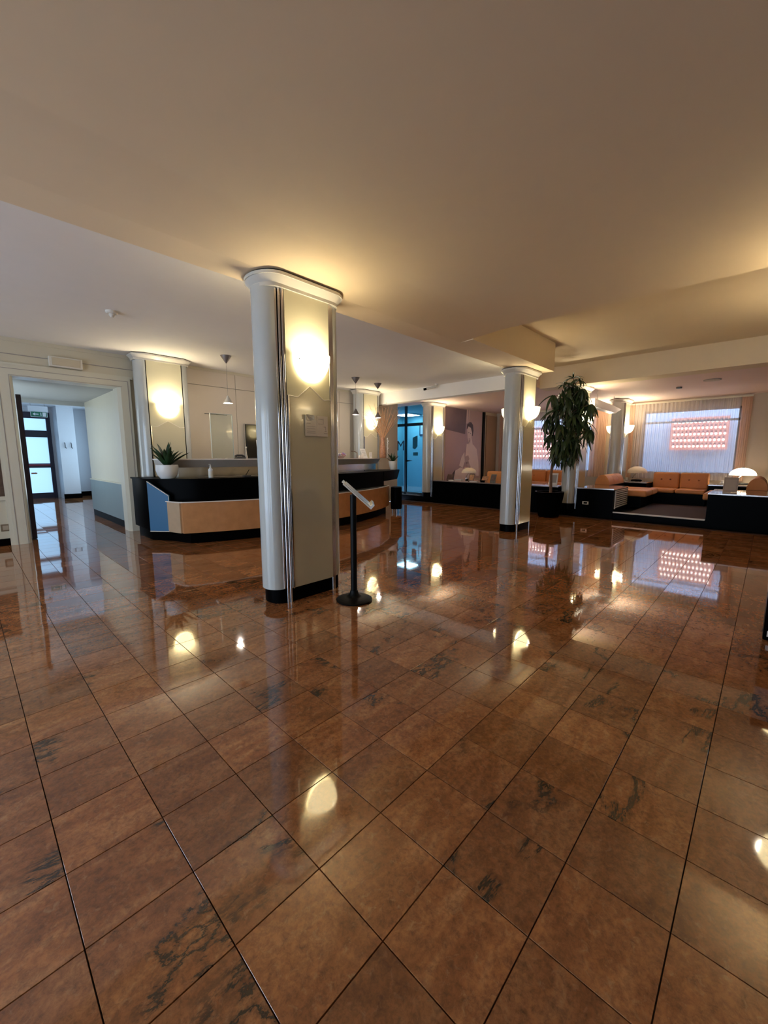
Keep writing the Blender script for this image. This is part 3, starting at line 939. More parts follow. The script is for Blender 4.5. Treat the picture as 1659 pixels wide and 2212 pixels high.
agave(2.12, 6.46, CT, 0.31, 0.20, 0.38, 'white bowl planter with spiky agave on the left end of the desk', 20, 3)
agave(7.50, 6.84, CT, 0.21, 0.21, 0.26, 'small white pot with spiky plant on the right tip of the desk', 16, 9, True)

# pump bottle
x, y = 2.66, 6.22
t = thing('pump_bottle', 'white sanitiser pump bottle on the black counter', 'bottle', (x, y, CT))
obj('bottle', lathe(nb(), [(0, CT), (.033, CT), (.035, CT + .01), (.035, CT + .125), (.014, CT + .15), (.014, CT + .16), (0, CT + .16)], x, y, 20), M_POTW, t, smooth=True)
obj('bottle_label', lathe(nb(), [(.0355, CT + .03), (.0355, CT + .10)], x, y, 20), M_WPLAST, t, smooth=True)
pn = lathe(nb(), [(0, CT + .16), (.012, CT + .16), (.012, CT + .185), (0, CT + .185)], x, y, 12)
tube(pn, [(x, y, CT + .185), (x, y, CT + .205), (x - .03, y - .02, CT + .203)], 0.005, 6)
obj('pump', pn, M_WPLAST, t)
# small black and white object (stapler-like)
t = thing('pen_holder', 'small dark pen rest with a slanting pen on the black counter', 'desk item', (3.2, 6.12, CT))
obj('rest', box(nb(), 3.14, 3.26, 6.09, 6.15, CT, CT + .02, .005), M_DGREY, t)
obj('pen', tube(nb(), [(3.18, 6.12, CT + .02), (3.26, 6.15, CT + .11)], 0.005, 6), M_BLACKM, t)
# acrylic screen
xa = 2.86
t = thing('acrylic_screen', 'clear acrylic guard panel standing on the upper shelf', 'screen', (xa + .2, ys(3.05, .5), SH))
obj('sheet', B(2.84, 3.20, ys(3.0, .50), ys(3.0, .50) + .006, SH + .012, SH + .72), M_GLASS, t)
ed = nb()
for x_ in (2.835, 3.20): box(ed, x_, x_ + .006, ys(3.0, .495), ys(3.0, .515), SH + .012, SH + .72)
box(ed, 2.835, 3.206, ys(3.0, .495), ys(3.0, .515), SH + .72, SH + .726)
obj('edge', ed, mat('bright_edge', (0.75, 0.82, 0.80), 0.2), t)
obj('foot', B(2.9, 2.96, ys(3.0, .44), ys(3.0, .56), SH, SH + .012), M_WPLAST, t)
obj('foot', B(3.08, 3.14, ys(3.0, .44), ys(3.0, .56), SH, SH + .012), M_WPLAST, t)
# black desk telephone behind
t = thing('telephone', 'black desk telephone handset on the upper shelf', 'telephone', (3.32, 6.6, SH))
obj('body', box(nb(), 3.26, 3.42, 6.54, 6.66, SH, SH + .03, .008), M_DGREY, t)
obj('handset', tube(nb(), [(3.25, 6.60, SH + .035), (3.29, 6.60, SH + .055), (3.38, 6.60, SH + .055), (3.43, 6.60, SH + .03)], 0.018, 8), M_DGREY, t)
# small glass bottle
t = thing('glass_bottle', 'slim clear glass bottle beside the framed notice on the shelf', 'bottle', (3.44, 6.56, SH))
obj('bottle', lathe(nb(), [(0, SH), (.022, SH), (.024, SH + .03), (.012, SH + .07), (.008, SH + .17), (.012, SH + .18), (0, SH + .18)], 3.44, 6.56, 16), mat('pale_glass', (0.8, 0.76, 0.7), 0.1, trans=0.6), t, smooth=True)
obj('stopper', lathe(nb(), [(0, SH + .18), (.014, SH + .18), (.014, SH + .205), (0, SH + .205)], 3.44, 6.56, 12), M_WPLAST, t, smooth=True)
# framed notice
y = ys(3.75, .5)
t = thing('framed_notice', 'white framed notice standing on the upper shelf left of the nearest column', 'notice', (3.74, y, SH))
obj('frame', slab(nb(), [(3.61, y, SH), (3.86, y, SH), (3.86, y + .05, SH + .32), (3.61, y + .05, SH + .32)], (0, .012, 0)), mat('silver_frame', (0.7, 0.68, 0.64), 0.3, 0.3), t)
obj('paper', slab(nb(), [(3.625, y - .002, SH + .012), (3.845, y - .002, SH + .012), (3.845, y + .044, SH + .305), (3.625, y + .044, SH + .305)], (0, -.002, 0)), M_PAPER, t)
pr_ = nb()
for k, (a, b, f) in enumerate(((3.71, 3.76, .85), (3.68, 3.79, .68), (3.66, 3.81, .60), (3.66, 3.81, .50), (3.66, 3.80, .42), (3.70, 3.77, .25), (3.71, 3.76, .18))):
    zz = SH + .29 * f; yy = y - .005 + .046 * f
    box(pr_, a, b, yy - .003, yy - .001, zz, zz + (.012 if k == 0 else .004))
obj('print', pr_, M_INKL, t)
t = thing('cable_tangle', 'small white coiled cable and adapter at the shelf left of the nearest column', 'cable', (4.02, 6.42, SH))
obj('adapter', box(nb(), 3.98, 4.06, 6.40, 6.46, SH, SH + .03, .006), M_PAPER, t)
obj('cord', tube(nb(), [(3.96 + .04 * math.cos(a), 6.40 + .03 * math.sin(a), SH + .008 + a * .002) for a in [i * .5 for i in range(20)]] + [(4.10, 6.42, SH + .05), (4.12, 6.45, SH + .12)], 0.005, 6), M_PAPER, t)

# wall television
t = thing('television', 'black screen on the wall behind the desk, left of the nearest column', 'screen', (4.45, WY - 0.03, 1.22))
obj('housing', B(4.03, 4.85, WY - 0.045, WY - 0.002, 1.22, 1.90), M_DGREY, t)
obj('screen', B(4.045, 4.835, WY - 0.048, WY - 0.044, 1.235, 1.885), M_SCREEN, t)
bz = nb(); box(bz, 4.02, 4.86, WY - .05, WY - .03, 1.90, 1.912); box(bz, 4.02, 4.03, WY - .05, WY - .03, 1.22, 1.90)
obj('bezel', bz, mat('silver_bezel', (.55, .5, .45), .3, .5), t)
# wall rail light
t = thing('wall_rail', 'thin horizontal wall rail below the left pendant lamp', 'rail', (3.45, WY - .02, 2.05))
obj('rail', tube(nb(), [(3.25, WY - .03, 2.05), (3.68, WY - .03, 2.05)], 0.006, 6), M_CHROME, t)
obj('bracket', B(3.45, 3.48, WY - .03, WY, 2.045, 2.055), M_CHROME, t)

# pendants
def pendant(x, y, label, glass=False):
    t = thing('pendant_lamp', label, 'lamp', (x, y, 2.10), 'small cone pendant lamps over the desk')
    obj('canopy', lathe(nb(), [(0, ZR), (.085, ZR), (.085, ZR - .008), (.008, ZR - .12), (0, ZR - .12)], x, y, 24), mat('bronze_grey', (.20, .17, .16), .4, .4), t, smooth=True)
    obj('cord', tube(nb(), [(x, y, ZR - .12), (x, y, 2.24)], 0.003, 6), M_CHROME, t)
    obj('shade', lathe(nb(), [(.008, 2.25), (.014, 2.24), (.075, 2.125), (.070, 2.125), (.008, 2.235)], x, y, 24), mat('pale_glass_shade', (.72, .66, .56), .15, coat=.5) if glass else MATS['bronze_grey'], t, smooth=True)
    bm = nb(); bmesh.ops.create_uvsphere(bm, u_segments=10, v_segments=8, radius=.016, matrix=Matrix.Translation((x, y, 2.15)))
    obj('bulb', bm, M_BULB, t, smooth=True)
    ld = bpy.data.lights.new('glow', 'POINT'); ld.energy = 3.0; ld.color = (1, .88, .74); ld.shadow_soft_size = .03
    lo = bpy.data.objects.new('glow', ld); C.objects.link(lo); lo.parent = t; lo.location = (0, 0, -.02)


pendant(3.17, 6.58, 'cone pendant lamp above the desk, left of the nearest column', True)
pendant(5.86, 6.40, 'cone pendant lamp nearer the nearest column, in front of the rear column')
pendant(6.66, 6.54, 'cone pendant lamp close to the dried branches')

# dried branches in a vase
vx, vy = 7.22, 6.92
t = thing('branch_vase', 'tall patterned vase of dried orange branches at the right end of the desk shelf', 'vase', (vx, vy, SH))
obj('vase', lathe(nb(), [(0, SH), (.07, SH), (.085, SH + .08), (.07, SH + .25), (.05, SH + .42), (.06, SH + .5), (.05, SH + .5), (.04, SH + .42), (0, SH + .42)], vx, vy, 20), M_PATTERN, t, smooth=True)
rnd = random.Random(4)
for i in range(42):
    sp = (-1 + 2 * i / 41) * .50 + rnd.uniform(-.04, .04); hh = rnd.uniform(.70, 1.0) * (1 - .35 * abs(sp)); dp = rnd.uniform(-.06, .08)
    P = []
    for k in range(7):
        s = k / 6
        u = sp * s ** 1.15
        P.append((vx + .69 * u + .72 * dp * s + rnd.uniform(-.010, .010), vy - .72 * u + .69 * dp * s + rnd.uniform(-.010, .010), SH + .42 + hh * s))
    b = tube(nb(), P, 0.006, 5, 0.002)
    for k in (2, 3, 4, 5):
        q = Vector(P[k]); d = Vector((rnd.uniform(-1, 1), rnd.uniform(-1, 1), rnd.uniform(.6, 1.6))) * .07
        tube(b, [q, q + d * .5, q + d], 0.003, 4, 0.0012)
    obj('branch', b, M_TWIG, t)
t = thing('ribbon_spray', 'pale sparkly dried stem standing right of the branch vase', 'decoration', (vx + .12, vy - .05, SH))
b = nb()
for k in range(40):
    bmesh.ops.create_icosphere(b, subdivisions=1, radius=rnd.uniform(.008, .016), matrix=Matrix.Translation((vx + .12 + rnd.uniform(-.012, .012), vy - .05 + rnd.uniform(-.012, .012), SH + .012 + k * .012)))
obj('spray', b, M_PAPER, t)

# leaflets and small things on the right part of the shelf
def leaflet(name, x, y, w, h, tilt, label, m=None, cat='leaflet', group=None, zz=SH):
    t = thing(name, label, cat, (x, y, zz), group)
    obj('card', slab(nb(), [(x - w / 2, y, zz), (x + w / 2, y, zz), (x + w / 2 - tilt * h, y + .05, zz + h), (x - w / 2 - tilt * h, y + .05, zz + h)], (0, .004, 0)), m or M_PAPER, t)
    p = nb()
    for q in (.3, .45, .6, .8):
        cx = x - tilt * h * q
        box(p, cx - w * .3, cx + w * .3, y + .05 * q - .003, y + .05 * q - .001, zz + h * q, zz + h * q + .006)
    obj('print', p, M_INKL, t)
    obj('easel', slab(nb(), [(x - .01, y + .004, zz), (x + .01, y + .004, zz), (x + .01, y + .05, zz + h * .6), (x - .01, y + .05, zz + h * .6)], (0, .003, 0)), M_PAPER, t)


leaflet('leaflet', 6.62, ys(6.6, .5), .16, .22, .25, 'larger white slanted leaflet on the shelf below the rear column lamp')
leaflet('leaflet', 6.92, ys(6.9, .5), .09, .14, -.3, 'small white leaflet propped just left of the branch vase')
t = thing('flower_bowl', 'glass bowl of small mauve and white flowers on the shelf right of the nearest column', 'flowers', (5.62, ys(5.6, .5), SH))
fx_, fy_ = 5.62, ys(5.6, .5)
obj('bowl', lathe(nb(), [(0, SH), (.05, SH), (.10, SH + .05), (.095, SH + .05), (.045, SH + .006), (0, SH + .006)], fx_, fy_, 20), mat('pink_glass', (.6, .42, .40), .1, trans=.5), t, smooth=True)
for k in range(16):
    b = nb(); bmesh.ops.create_icosphere(b, subdivisions=1, radius=rnd.uniform(.014, .026), matrix=Matrix.Translation((fx_ + rnd.uniform(-.09, .12), fy_ + rnd.uniform(-.04, .04), SH + .055 + rnd.uniform(0, .05))))
    obj('blossom', b, [mat('mauve_petal', (.38, .25, .60), .5), M_PAPER, mat('rose_petal', (.65, .30, .33), .5)][k % 3], t)
t = thing('bent_stem', 'thin dark curved stem lamp beside the flower bowl on the shelf', 'lamp', (5.15, ys(5.15, .5), SH))
obj('stem', tube(nb(), [(5.12, ys(5.1, .5), SH), (5.14, ys(5.1, .5), SH + .1), (5.24, ys(5.1, .5), SH + .18), (5.36, ys(5.1, .5), SH + .22)], .006, 6), M_DGREY, t)
obj('head', lathe(nb(), [(0, SH + .18), (.045, SH + .19), (.02, SH + .23), (0, SH + .235)], 5.38, ys(5.1, .5), 14), mat('violet_plastic', (.25, .18, .55), .3), t, smooth=True)
t = thing('reading_tap', 'dark angled arm fixture on the shelf in front of the rear column', 'desk item', (6.12, ys(6.1, .5), SH))
obj('arm', tube(nb(), [(6.2, ys(6.1, .5), SH), (6.2, ys(6.1, .5), SH + .12), (6.12, ys(6.1, .5), SH + .15), (6.02, ys(6.1, .5), SH + .155)], .010, 8), mat('aged_brass', (.25, .17, .12), .3, .6), t)
t = thing('candy_stand', 'row of small pale jars at the middle of the right shelf', 'jar', (6.38, ys(6.38, .5), SH))
for k in range(3):
    obj('jar', lathe(nb(), [(0, SH), (.022, SH), (.022, SH + .05 + .02 * k), (.012, SH + .065 + .02 * k), (0, SH + .065 + .02 * k)], 6.33 + .055 * k, ys(6.38, .48), 12), M_LIP, t, smooth=True)

# black bin with chrome foot by the desk end
bx, by = 6.72, 6.02
t = thing('standing_bin', 'tall black cylindrical bin on chrome feet at the right end of the desk', 'bin', (bx, by, 0))
obj('drum', lathe(nb(), [(0, .09), (.12, .09), (.125, .10), (.125, .56), (.118, .575), (0, .575)], bx, by, 28), M_BLACK, t, smooth=True)
for k in range(4):
    a = PI / 4 + k * PI / 2
    obj('foot', lathe(nb(), [(0, 0), (.014, 0), (.014, .09), (0, .09)], bx + .085 * math.cos(a), by + .085 * math.sin(a), 10), M_CHROME, t, smooth=True)
obj('lid_ring', lathe(nb(), [(.10, .575), (.118, .575), (.118, .585), (.10, .585)], bx, by, 28), M_DGREY, t, smooth=True)

# ---------------------------------------------------------------- door wall fittings
t = thing('emergency_light', 'rectangular cream emergency light box over the doorway', 'light', (1.23, WY - .04, 2.52))
obj('housing', box(nb(), 1.04, 1.44, WY - .075, WY - .003, 2.555, 2.70, .012), M_WPLAST, t)
obj('diffuser', box(nb(), 1.075, 1.405, WY - .085, WY - .07, 2.575, 2.68, .006), mat('aged_diffuser', (.58, .50, .36), .4), t)
t = thing('framed_picture', 'dark framed picture cut off by the left edge of the view', 'picture', (0.2, WY - .03, .66))
obj('frame', box(nb(), -0.12, 0.47, WY - .03, WY - .003, .64, 1.42, .008), M_TRIM, t)
obj('print', B(-0.06, 0.40, WY - .034, WY - .029, .70, 1.36), M_PICT, t)
t = thing('wall_socket', 'square brown wall socket low on the left wall beside the doorway', 'socket', (.36, WY - .01, .22))
obj('plate', box(nb(), .315, .415, WY - .013, WY - .002, .205, .305, .003), mat('bronze_plate', (.24, .18, .12), .4, .3), t)
obj('insert', B(.335, .395, WY - .016, WY - .012, .225, .285), mat('tan_insert', (.40, .33, .24), .5), t)
t = thing('detector', 'white dome detector on the ceiling over the reception', 'detector', (1.36, 5.55, ZR - .07))
obj('base', lathe(nb(), [(0, ZR), (.06, ZR), (.06, ZR - .02), (.05, ZR - .03), (0, ZR - .03)], 1.36, 5.55, 24), M_WPLAST, t, smooth=True)
obj('dome', lathe(nb(), [(.03, ZR - .03), (.032, ZR - .045), (.018, ZR - .065), (0, ZR - .07)], 1.36, 5.55, 20), M_WPLAST, t, smooth=True)
for (dx_, dy_, lb) in ((10.75, 1.55, 'small round ceiling detector over the lounge nearer the curtain'),):
    t = thing('detector', lb, 'detector', (dx_, dy_, 2.67))
    obj('base', lathe(nb(), [(0, 2.72), (.055, 2.72), (.05, 2.69), (0, 2.68)], dx_, dy_, 20), M_DGREY, t, smooth=True)
t = thing('ceiling_speaker', 'flat round ceiling disc over the lounge platform', 'speaker', (10.15, .95, 2.70))
obj('rim', lathe(nb(), [(0, 2.72), (.14, 2.72), (.14, 2.705), (0, 2.705)], 10.15, .95, 28), M_INKL, t, smooth=True)
obj('grille', lathe(nb(), [(0, 2.705), (.12, 2.705), (.11, 2.70), (0, 2.70)], 10.15, .95, 28), M_BEIGE, t, smooth=True)
# security camera on beam
t = thing('security_camera', 'small white and black security camera on the beam edge left of the plant column', 'camera', (7.66, 5.65, ZR - .12))
obj('mount', lathe(nb(), [(0, ZR), (.04, ZR), (.035, ZR - .03), (0, ZR - .05)], 7.62, 5.62, 16), M_WPLAST, t, smooth=True)
obj('body', tube(nb(), [(7.62, 5.63, ZR - .055), (7.52, 5.82, ZR - .095)], .030, 12), M_WPLAST, t, smooth=True)
obj('lens', tube(nb(), [(7.522, 5.815, ZR - .094), (7.48, 5.88, ZR - .11)], .026, 12), M_BLACK, t, smooth=True)

# ---------------------------------------------------------------- teal glazed entrance behind the desk
XG = 9.25
fr = nb()
for y in (7.12, 7.88, 8.75): box(fr, XG - .03, XG + .03, y, y + .06, .14, 2.72)
box(fr, XG - .03, XG + .03, 7.12, 8.8, 2.14, 2.22); box(fr, XG - .03, XG + .03, 7.12, 8.8, .14, .20)
d3 = struct('door_3', fr, M_TEALD)
obj('pane', B(XG - .004, XG + .004, 7.18, 7.88, .20, 2.14), M_TGLASS, d3)
obj('pane', B(XG - .004, XG + .004, 7.94, 8.75, .20, 2.14), M_TGLASS, d3)
obj('pane', B(XG - .004, XG + .004, 7.18, 8.75, 2.22, 2.70), M_TGLASS, d3)
hd = nb(); slab(hd, [(XG - .04, 7.86, 1.16), (XG - .04, 7.60, 1.13), (XG - .04, 7.86, 1.10)], (-.02, 0, 0))
obj('door_handle', hd, M_BLACKM, d3)
st_ = nb()
slab(st_, [(XG - .008, 7.46, 1.86), (XG - .008, 7.64, 1.80), (XG - .008, 7.64, 1.50), (XG - .008, 7.55, 1.46), (XG - .008, 7.46, 1.55)], (-.004, 0, 0))
box(st_, XG - .012, XG - .008, 7.44, 7.62, .98 + .3, 1.08 + .3)
obj('door_sticker', st_, mat('blue_sticker', (.02, .16, .26), .4), d3)
# letters on the left pane
cu = bpy.data.curves.new('lettering', 'FONT'); cu.body = 'GYM'; cu.size = 0.42; cu.extrude = 0.003; cu.align_x = 'RIGHT'
lt = bpy.data.objects.new('lettering', cu); C.objects.link(lt)
lt.parent = d3; lt.location = (XG - .012, 7.94, 1.44)
lt.rotation_euler = (PI / 2, 0, -PI / 2)
cu.materials.append(mat('letter_blue', (.035, .10, .17), .4))
# room behind the glass
struct('wall_gym', B(11.6, 11.75, 7.2, 10.2, 0.1, 2.8), M_TEAL)
struct('wall_gym_side', B(9.3, 11.6, 10.05, 10.2, 0.1, 2.8), M_TEAL)
struct('wall_gym_near', B(9.3, 11.6, 7.2, 7.26, 0.1, 2.72), M_TEAL)
struct('ceiling_gym', B(9.25, 11.8, 7.2, 10.2, 2.72, 2.85), M_TEAL)
struct('floor_gym', B(13.0, 13.01, 7.2, 7.21, -.1, -.05), M_BLACK)
bpy.data.objects.remove(bpy.data.objects['floor_gym'])
struct('floor_gym', B(9.03, 11.6, 7.2, 10.05, .138, .150), mat('pale_floor', (.38, .40, .44), .15))
struct('wall_passage', B(7.95, 9.3, 9.35, 9.5, 0, 2.72), M_WALLB)
struct('wall_passage_side', B(9.2, 9.3, 8.81, 9.35, .138, 2.72), M_WALLB)
struct('wall_service', B(8.55, 8.7, WY + .2, 9.35, 0, 2.72), M_WALLB)
t = thing('ceiling_panel_light', 'square luminous ceiling panel in the teal room behind the glass door', 'light', (11.0, 9.35, 2.68))
obj('housing', B(10.65, 11.35, 9.0, 9.7, 2.69, 2.72), M_WHITE, t)
obj('diffuser', B(10.7, 11.3, 9.05, 9.65, 2.68, 2.69), mat('cool_panel', (.8, .9, 1), .4, emit=(.70, .92, 1.0), es=4.5), t)
t = thing('wall_board', 'small framed board on the teal wall behind the glass door', 'picture', (11.57, 8.9, 2.1))
obj('frame', B(11.56, 11.6, 8.75, 9.25, 2.0, 2.45), M_TEALD, t)
obj('board', B(11.55, 11.56, 8.8, 9.2, 2.05, 2.4), mat('grey_board', (.3, .4, .48), .5), t)
t = thing('gym_bench', 'low dark box bench in the teal room behind the glass door', 'bench', (10.6, 7.9, .15))
obj('seat', box(nb(), 10.3, 10.9, 7.7, 8.1, .42, .52, .02), M_BLACKM, t)
for xx, yy in ((10.34, 7.74), (10.86, 7.74), (10.34, 8.06), (10.86, 8.06)):
    obj('leg', B(xx - .02, xx + .02, yy - .02, yy + .02, .15, .42), M_DGREY, t)

# ---------------------------------------------------------------- lounge cabinets
M_TOP = mat('polished_top', (0.30, 0.22, 0.18), 0.06, var=0.1, coat=1.0, spec=0.9)
M_EDGE = mat('steel_edge', (0.55, 0.5, 0.48), 0.25, 0.7)


def cabinet(name, x0, x1, y0, y1, z0, z1, label, group='black lounge cabinets'):
    t = thing(name, label, 'cabinet', ((x0 + x1) / 2, (y0 + y1) / 2, z0), group)
    obj('body', B(x0, x1, y0, y1, z0, z1 - .025), M_BLACK, t)
    obj('worktop', B(x0 - .004, x1 + .004, y0 - .004, y1 + .004, z1 - .022, z1), M_TOP, t)
    obj('edge_strip', B(x0 - .006, x0 - .001, y0 - .004, y1 + .004, z1 - .018, z1 - .004), M_EDGE, t)
    return t


ZT = 0.61
Q = 8.975
c_ = cabinet('low_cabinet', Q, 9.95, 3.30, 6.70, 0.0, ZT, 'long low black cabinet with brochures, between the narrow column and the plant')
c2 = cabinet('low_cabinet', Q, 10.10, 2.205, 2.90, 0.0, ZT, 'black cabinet block with white louvred side, right of the big potted plant')
gr_ = nb(); box(gr_, 9.06, 10.02, 2.196, 2.2, .20, .555)
obj('grille_back', gr_, M_BLACKM, c2)
for k in range(8):
    z = .222 + k * .0425
    obj('slat', slab(nb(), [(9.07, 2.180, z), (10.01, 2.180, z), (10.01, 2.195, z + .008), (9.07, 2.195, z + .008)], (0, 0, .013)), M_WPLAST, c2)
obj('grille_frame', box(box(nb(), 9.05, 9.07, 2.18, 2.2, .20, .565), 9.05, 10.03, 2.18, 2.2, .555, .57), M_WPLAST, c2)
s_ = box(nb(), Q - .008, Q, 2.66, 2.78, .26, .325, .002)
t = thing('floor_socket', 'small white framed socket on the black cabinet block right of the plant', 'socket', (Q - .005, 2.72, .26))
obj('plate', s_, M_WPLAST, t); obj('insert', B(Q - .010, Q - .007, 2.685, 2.755, .275, .31), M_BLACK, t)
cabinet('low_cabinet', Q, 10.20, -1.80, 0.73, 0.0, ZT + .01, 'large black cabinet at the right edge with a standing menu card')
cabinet('back_cabinet', 11.45, 12.75, 2.12, 2.78, 0.15, .63, 'black corner cabinet carrying the unlit dome lamp')
cabinet('back_cabinet', 11.55, 12.75, -1.8, 0.95, 0.15, .63, 'black corner cabinet carrying the lit dome lamp')
cabinet('back_cabinet', 12.32, 12.75, 0.96, 2.11, 0.15, .60, 'slim black ledge behind the tufted two-seat sofa')


def cushion(bm, x0, x1, y0, y1, z0, z1, bev=0.04):
    return box(bm, x0, x1, y0, y1, z0, z1, bev)


# rear two-seat sofa
t = thing('sofa', 'orange tufted two-seat sofa under the sheer window curtain', 'sofa', (11.8, 1.55, .15))
obj('base', B(11.42, 12.30, .98, 2.10, .15, .40), M_BLACK, t)
for ya, yb in ((.99, 1.54), (1.55, 2.09)):
    obj('seat_cushion', cushion(nb(), 11.38, 12.0, ya, yb, .405, .50), M_ORANGE, t, smooth=True)
    bc = cushion(nb(), 12.0, 12.22, ya, yb, .48, .865, .05)
    obj('back_cushion', bc, M_ORANGE, t, smooth=True)
    for q in (.33, .67):
        b = nb(); bmesh.ops.create_uvsphere(b, u_segments=10, v_segments=6, radius=.02, matrix=Matrix.Translation((11.998, ya + (yb - ya) * q, .70)))
        obj('button', b, mat('dark_orange_button', (.30, .10, .03), .6), t, smooth=True)


def bolster(bm, x0, x1, yc, z0, w, h, n=14):
    pts = [(yc + w / 2 * math.cos(PI * i / n), z0 + h * math.sin(PI * i / n)) for i in range(n + 1)]
    a = [bm.verts.new((x0, y, z)) for y, z in pts]; b = [bm.verts.new((x1, y, z)) for y, z in pts]
    bm.faces.new(a); bm.faces.new(b[::-1])
    for i in range(n + 1):
        bm.faces.new((a[i], b[i], b[(i + 1) % (n + 1)], a[(i + 1) % (n + 1)]))
    return bm


t = thing('sofa', 'orange sofa with rounded bolster backs along the right of the plant, seat facing the lounge', 'sofa', (11.0, 2.4, .15))
obj('base', B(10.12, 11.36, 1.95, 2.90, .15, .38), M_BLACK, t)
obj('back_ledge', B(10.12, 11.36, 2.56, 2.90, .38, .61), M_BLACK, t)
for k, (xa, xb) in enumerate(((10.12, 10.53), (10.54, 10.95), (10.96, 11.36))):
    obj('bolster', bolster(nb(), xa, xb, 2.74, .612, .30, .23), M_ORANGE, t, smooth=True)
for xa, xb in ((10.12, 10.74), (10.75, 11.36)):
    obj('seat_cushion', cushion(nb(), xa, xb, 1.86, 2.55, .385, .52), M_ORANGE, t, smooth=True)
t = thing('sofa', 'orange sofa with rounded bolster back at the right edge behind the menu card', 'sofa', (10.7, .3, .15))
obj('base', B(10.24, 11.5, -.10, .70, .15, .38), M_BLACK, t)
for xa, xb in ((10.24, 10.86), (10.87, 11.5)):
    obj('bolster', bolster(nb(), xa, xb, 0.13, .622, .30, .23), M_ORANGE, t, smooth=True)
obj('back_ledge', B(10.24, 11.5, -.10, .29, .38, .61), M_BLACK, t)
for xa, xb in ((10.25, 10.86), (10.87, 11.48)):
    obj('seat_cushion', cushion(nb(), xa, xb, .30, .92, .385, .52), M_ORANGE, t, smooth=True)
# sofas of the left bay
t = thing('sofa', 'long orange tufted sofa under the left window, seen between column and plant', 'sofa', (12.2, 5.2, .15))
obj('base', B(11.9, 12.7, 4.2, 6.4, .15, .38), M_BLACK, t)
for k in range(3):
    ya = 4.22 + k * .73
    obj('seat_cushion', cushion(nb(), 11.88, 12.4, ya, ya + .72, .385, .50), M_ORANGE, t, smooth=True)
    obj('back_cushion', cushion(nb(), 12.4, 12.62, ya, ya + .72, .48, .84, .05), M_ORANGE, t, smooth=True)
    b = nb(); bmesh.ops.create_uvsphere(b, u_segments=8, v_segments=6, radius=.018, matrix=Matrix.Translation((12.397, ya + .36, .68)))
    obj('button', b, MATS['dark_orange_button'], t, smooth=True)
t = thing('sofa', 'orange sofa back rising behind the long cabinet, in front of the mural', 'sofa', (10.9, 6.3, .15))
obj('base', B(10.3, 11.8, 5.7, 6.75, .15, .38), M_BLACK, t)
for k in range(2):
    xa = 10.32 + k * .74
    obj('seat_cushion', cushion(nb(), xa, xa + .73, 5.68, 6.3, .385, .50), M_ORANGE, t, smooth=True)
t = thing('sofa', 'orange upholstered bench back standing just behind the long cabinet', 'sofa', (10.2, 5.3, .15))
obj('base', B(9.98, 10.6, 4.4, 5.62, .15, .50), M_BLACK, t)
for k in range(2):
    ya = 4.42 + k * .6
    obj('back_cushion', cushion(nb(), 9.98, 10.24, ya, ya + .59, .50, .86, .06), M_ORANGE, t, smooth=True)

# dome lamps
def dome_lamp(x, y, z, r, lit, label, dirx=-1, scale=1.0):
    t = thing('dome_lamp', label, 'lamp', (x, y, z))
    obj('base', lathe(nb(), [(0, z), (.13 * scale, z), (.13 * scale, z + .012), (.10 * scale, z + .025), (0, z + .03)], x, y, 28, 0.7, 1.0), M_BLACK, t, smooth=True)
    P = [(x, y - dirx * 0.09, z + .02)] + [(x, y - dirx * (0.10 - .10 * s * s), z + .02 + s * .19) for s in (.2, .4, .6, .8, 1.0)] + [(x, y, z + .34 * scale)]
    obj('arm', tube(nb(), P, .010, 8), M_CHROME, t, smooth=True)
    zt = z + .20
    prof = [(r * math.cos(a), zt + .17 * scale * math.sin(a)) for a in [PI / 2 * i / 10 for i in range(11)]]
    prof[-1] = (0, prof[-1][1])
    inner = [(p * .96, q - .006) for p, q in prof[::-1]]; inner[0] = (0, inner[0][1])
    obj('shade', lathe(nb(), prof, x, y, 32), M_SHADEL if lit else M_SHADE, t, smooth='full')
    obj('cap', lathe(nb(), [(0, zt + .17 * scale), (.03, zt + .17 * scale), (.02, zt + .185 * scale), (0, zt + .19 * scale)], x, y, 16), M_DGREY, t, smooth=True)
    if lit:
        ld = bpy.data.lights.new('bulb', 'POINT'); ld.energy = 2.5; ld.color = (1, .85, .6); ld.shadow_soft_size = .04
        lo = bpy.data.objects.new('bulb', ld); C.objects.link(lo); lo.parent = t; lo.location = (0.0, 0, .24)


dome_lamp(12.25, .42, .631, .24, True, 'lit white dome table lamp on the right corner cabinet')
dome_lamp(12.25, 2.50, .631, .23, False, 'unlit peach dome table lamp beside the far column')
dome_lamp(9.68, 5.98, .611, .20, False, 'pale dome table lamp in front of the mural on the long cabinet', scale=.85)

# cards and cups
def card(x, y, z, w, h, label, m, lean=.08, along='y', cat='card', pm=None):
    t = thing('standing_card', label, cat, (x, y, z))
    if along == 'y':
        P = [(x, y - w / 2, z), (x, y + w / 2, z), (x + lean, y + w / 2, z + h), (x + lean, y - w / 2, z + h)]
        obj('card', slab(nb(), P, (.006, 0, 0)), m, t)
        Pp = [(x + lean * .15 - .003, y - w * .38, z + h * .15), (x + lean * .15 - .003, y + w * .38, z + h * .15), (x + lean * .85 - .003, y + w * .38, z + h * .85), (x + lean * .85 - .003, y - w * .38, z + h * .85)]
        obj('print', slab(nb(), Pp, (-.001, 0, 0)), pm or M_INKL, t)
        obj('easel', slab(nb(), [(x + .006, y - .01, z), (x + .07 + lean, y - .01, z), (x + lean, y - .01, z + h * .7)], (0, .02, 0)), m, t)


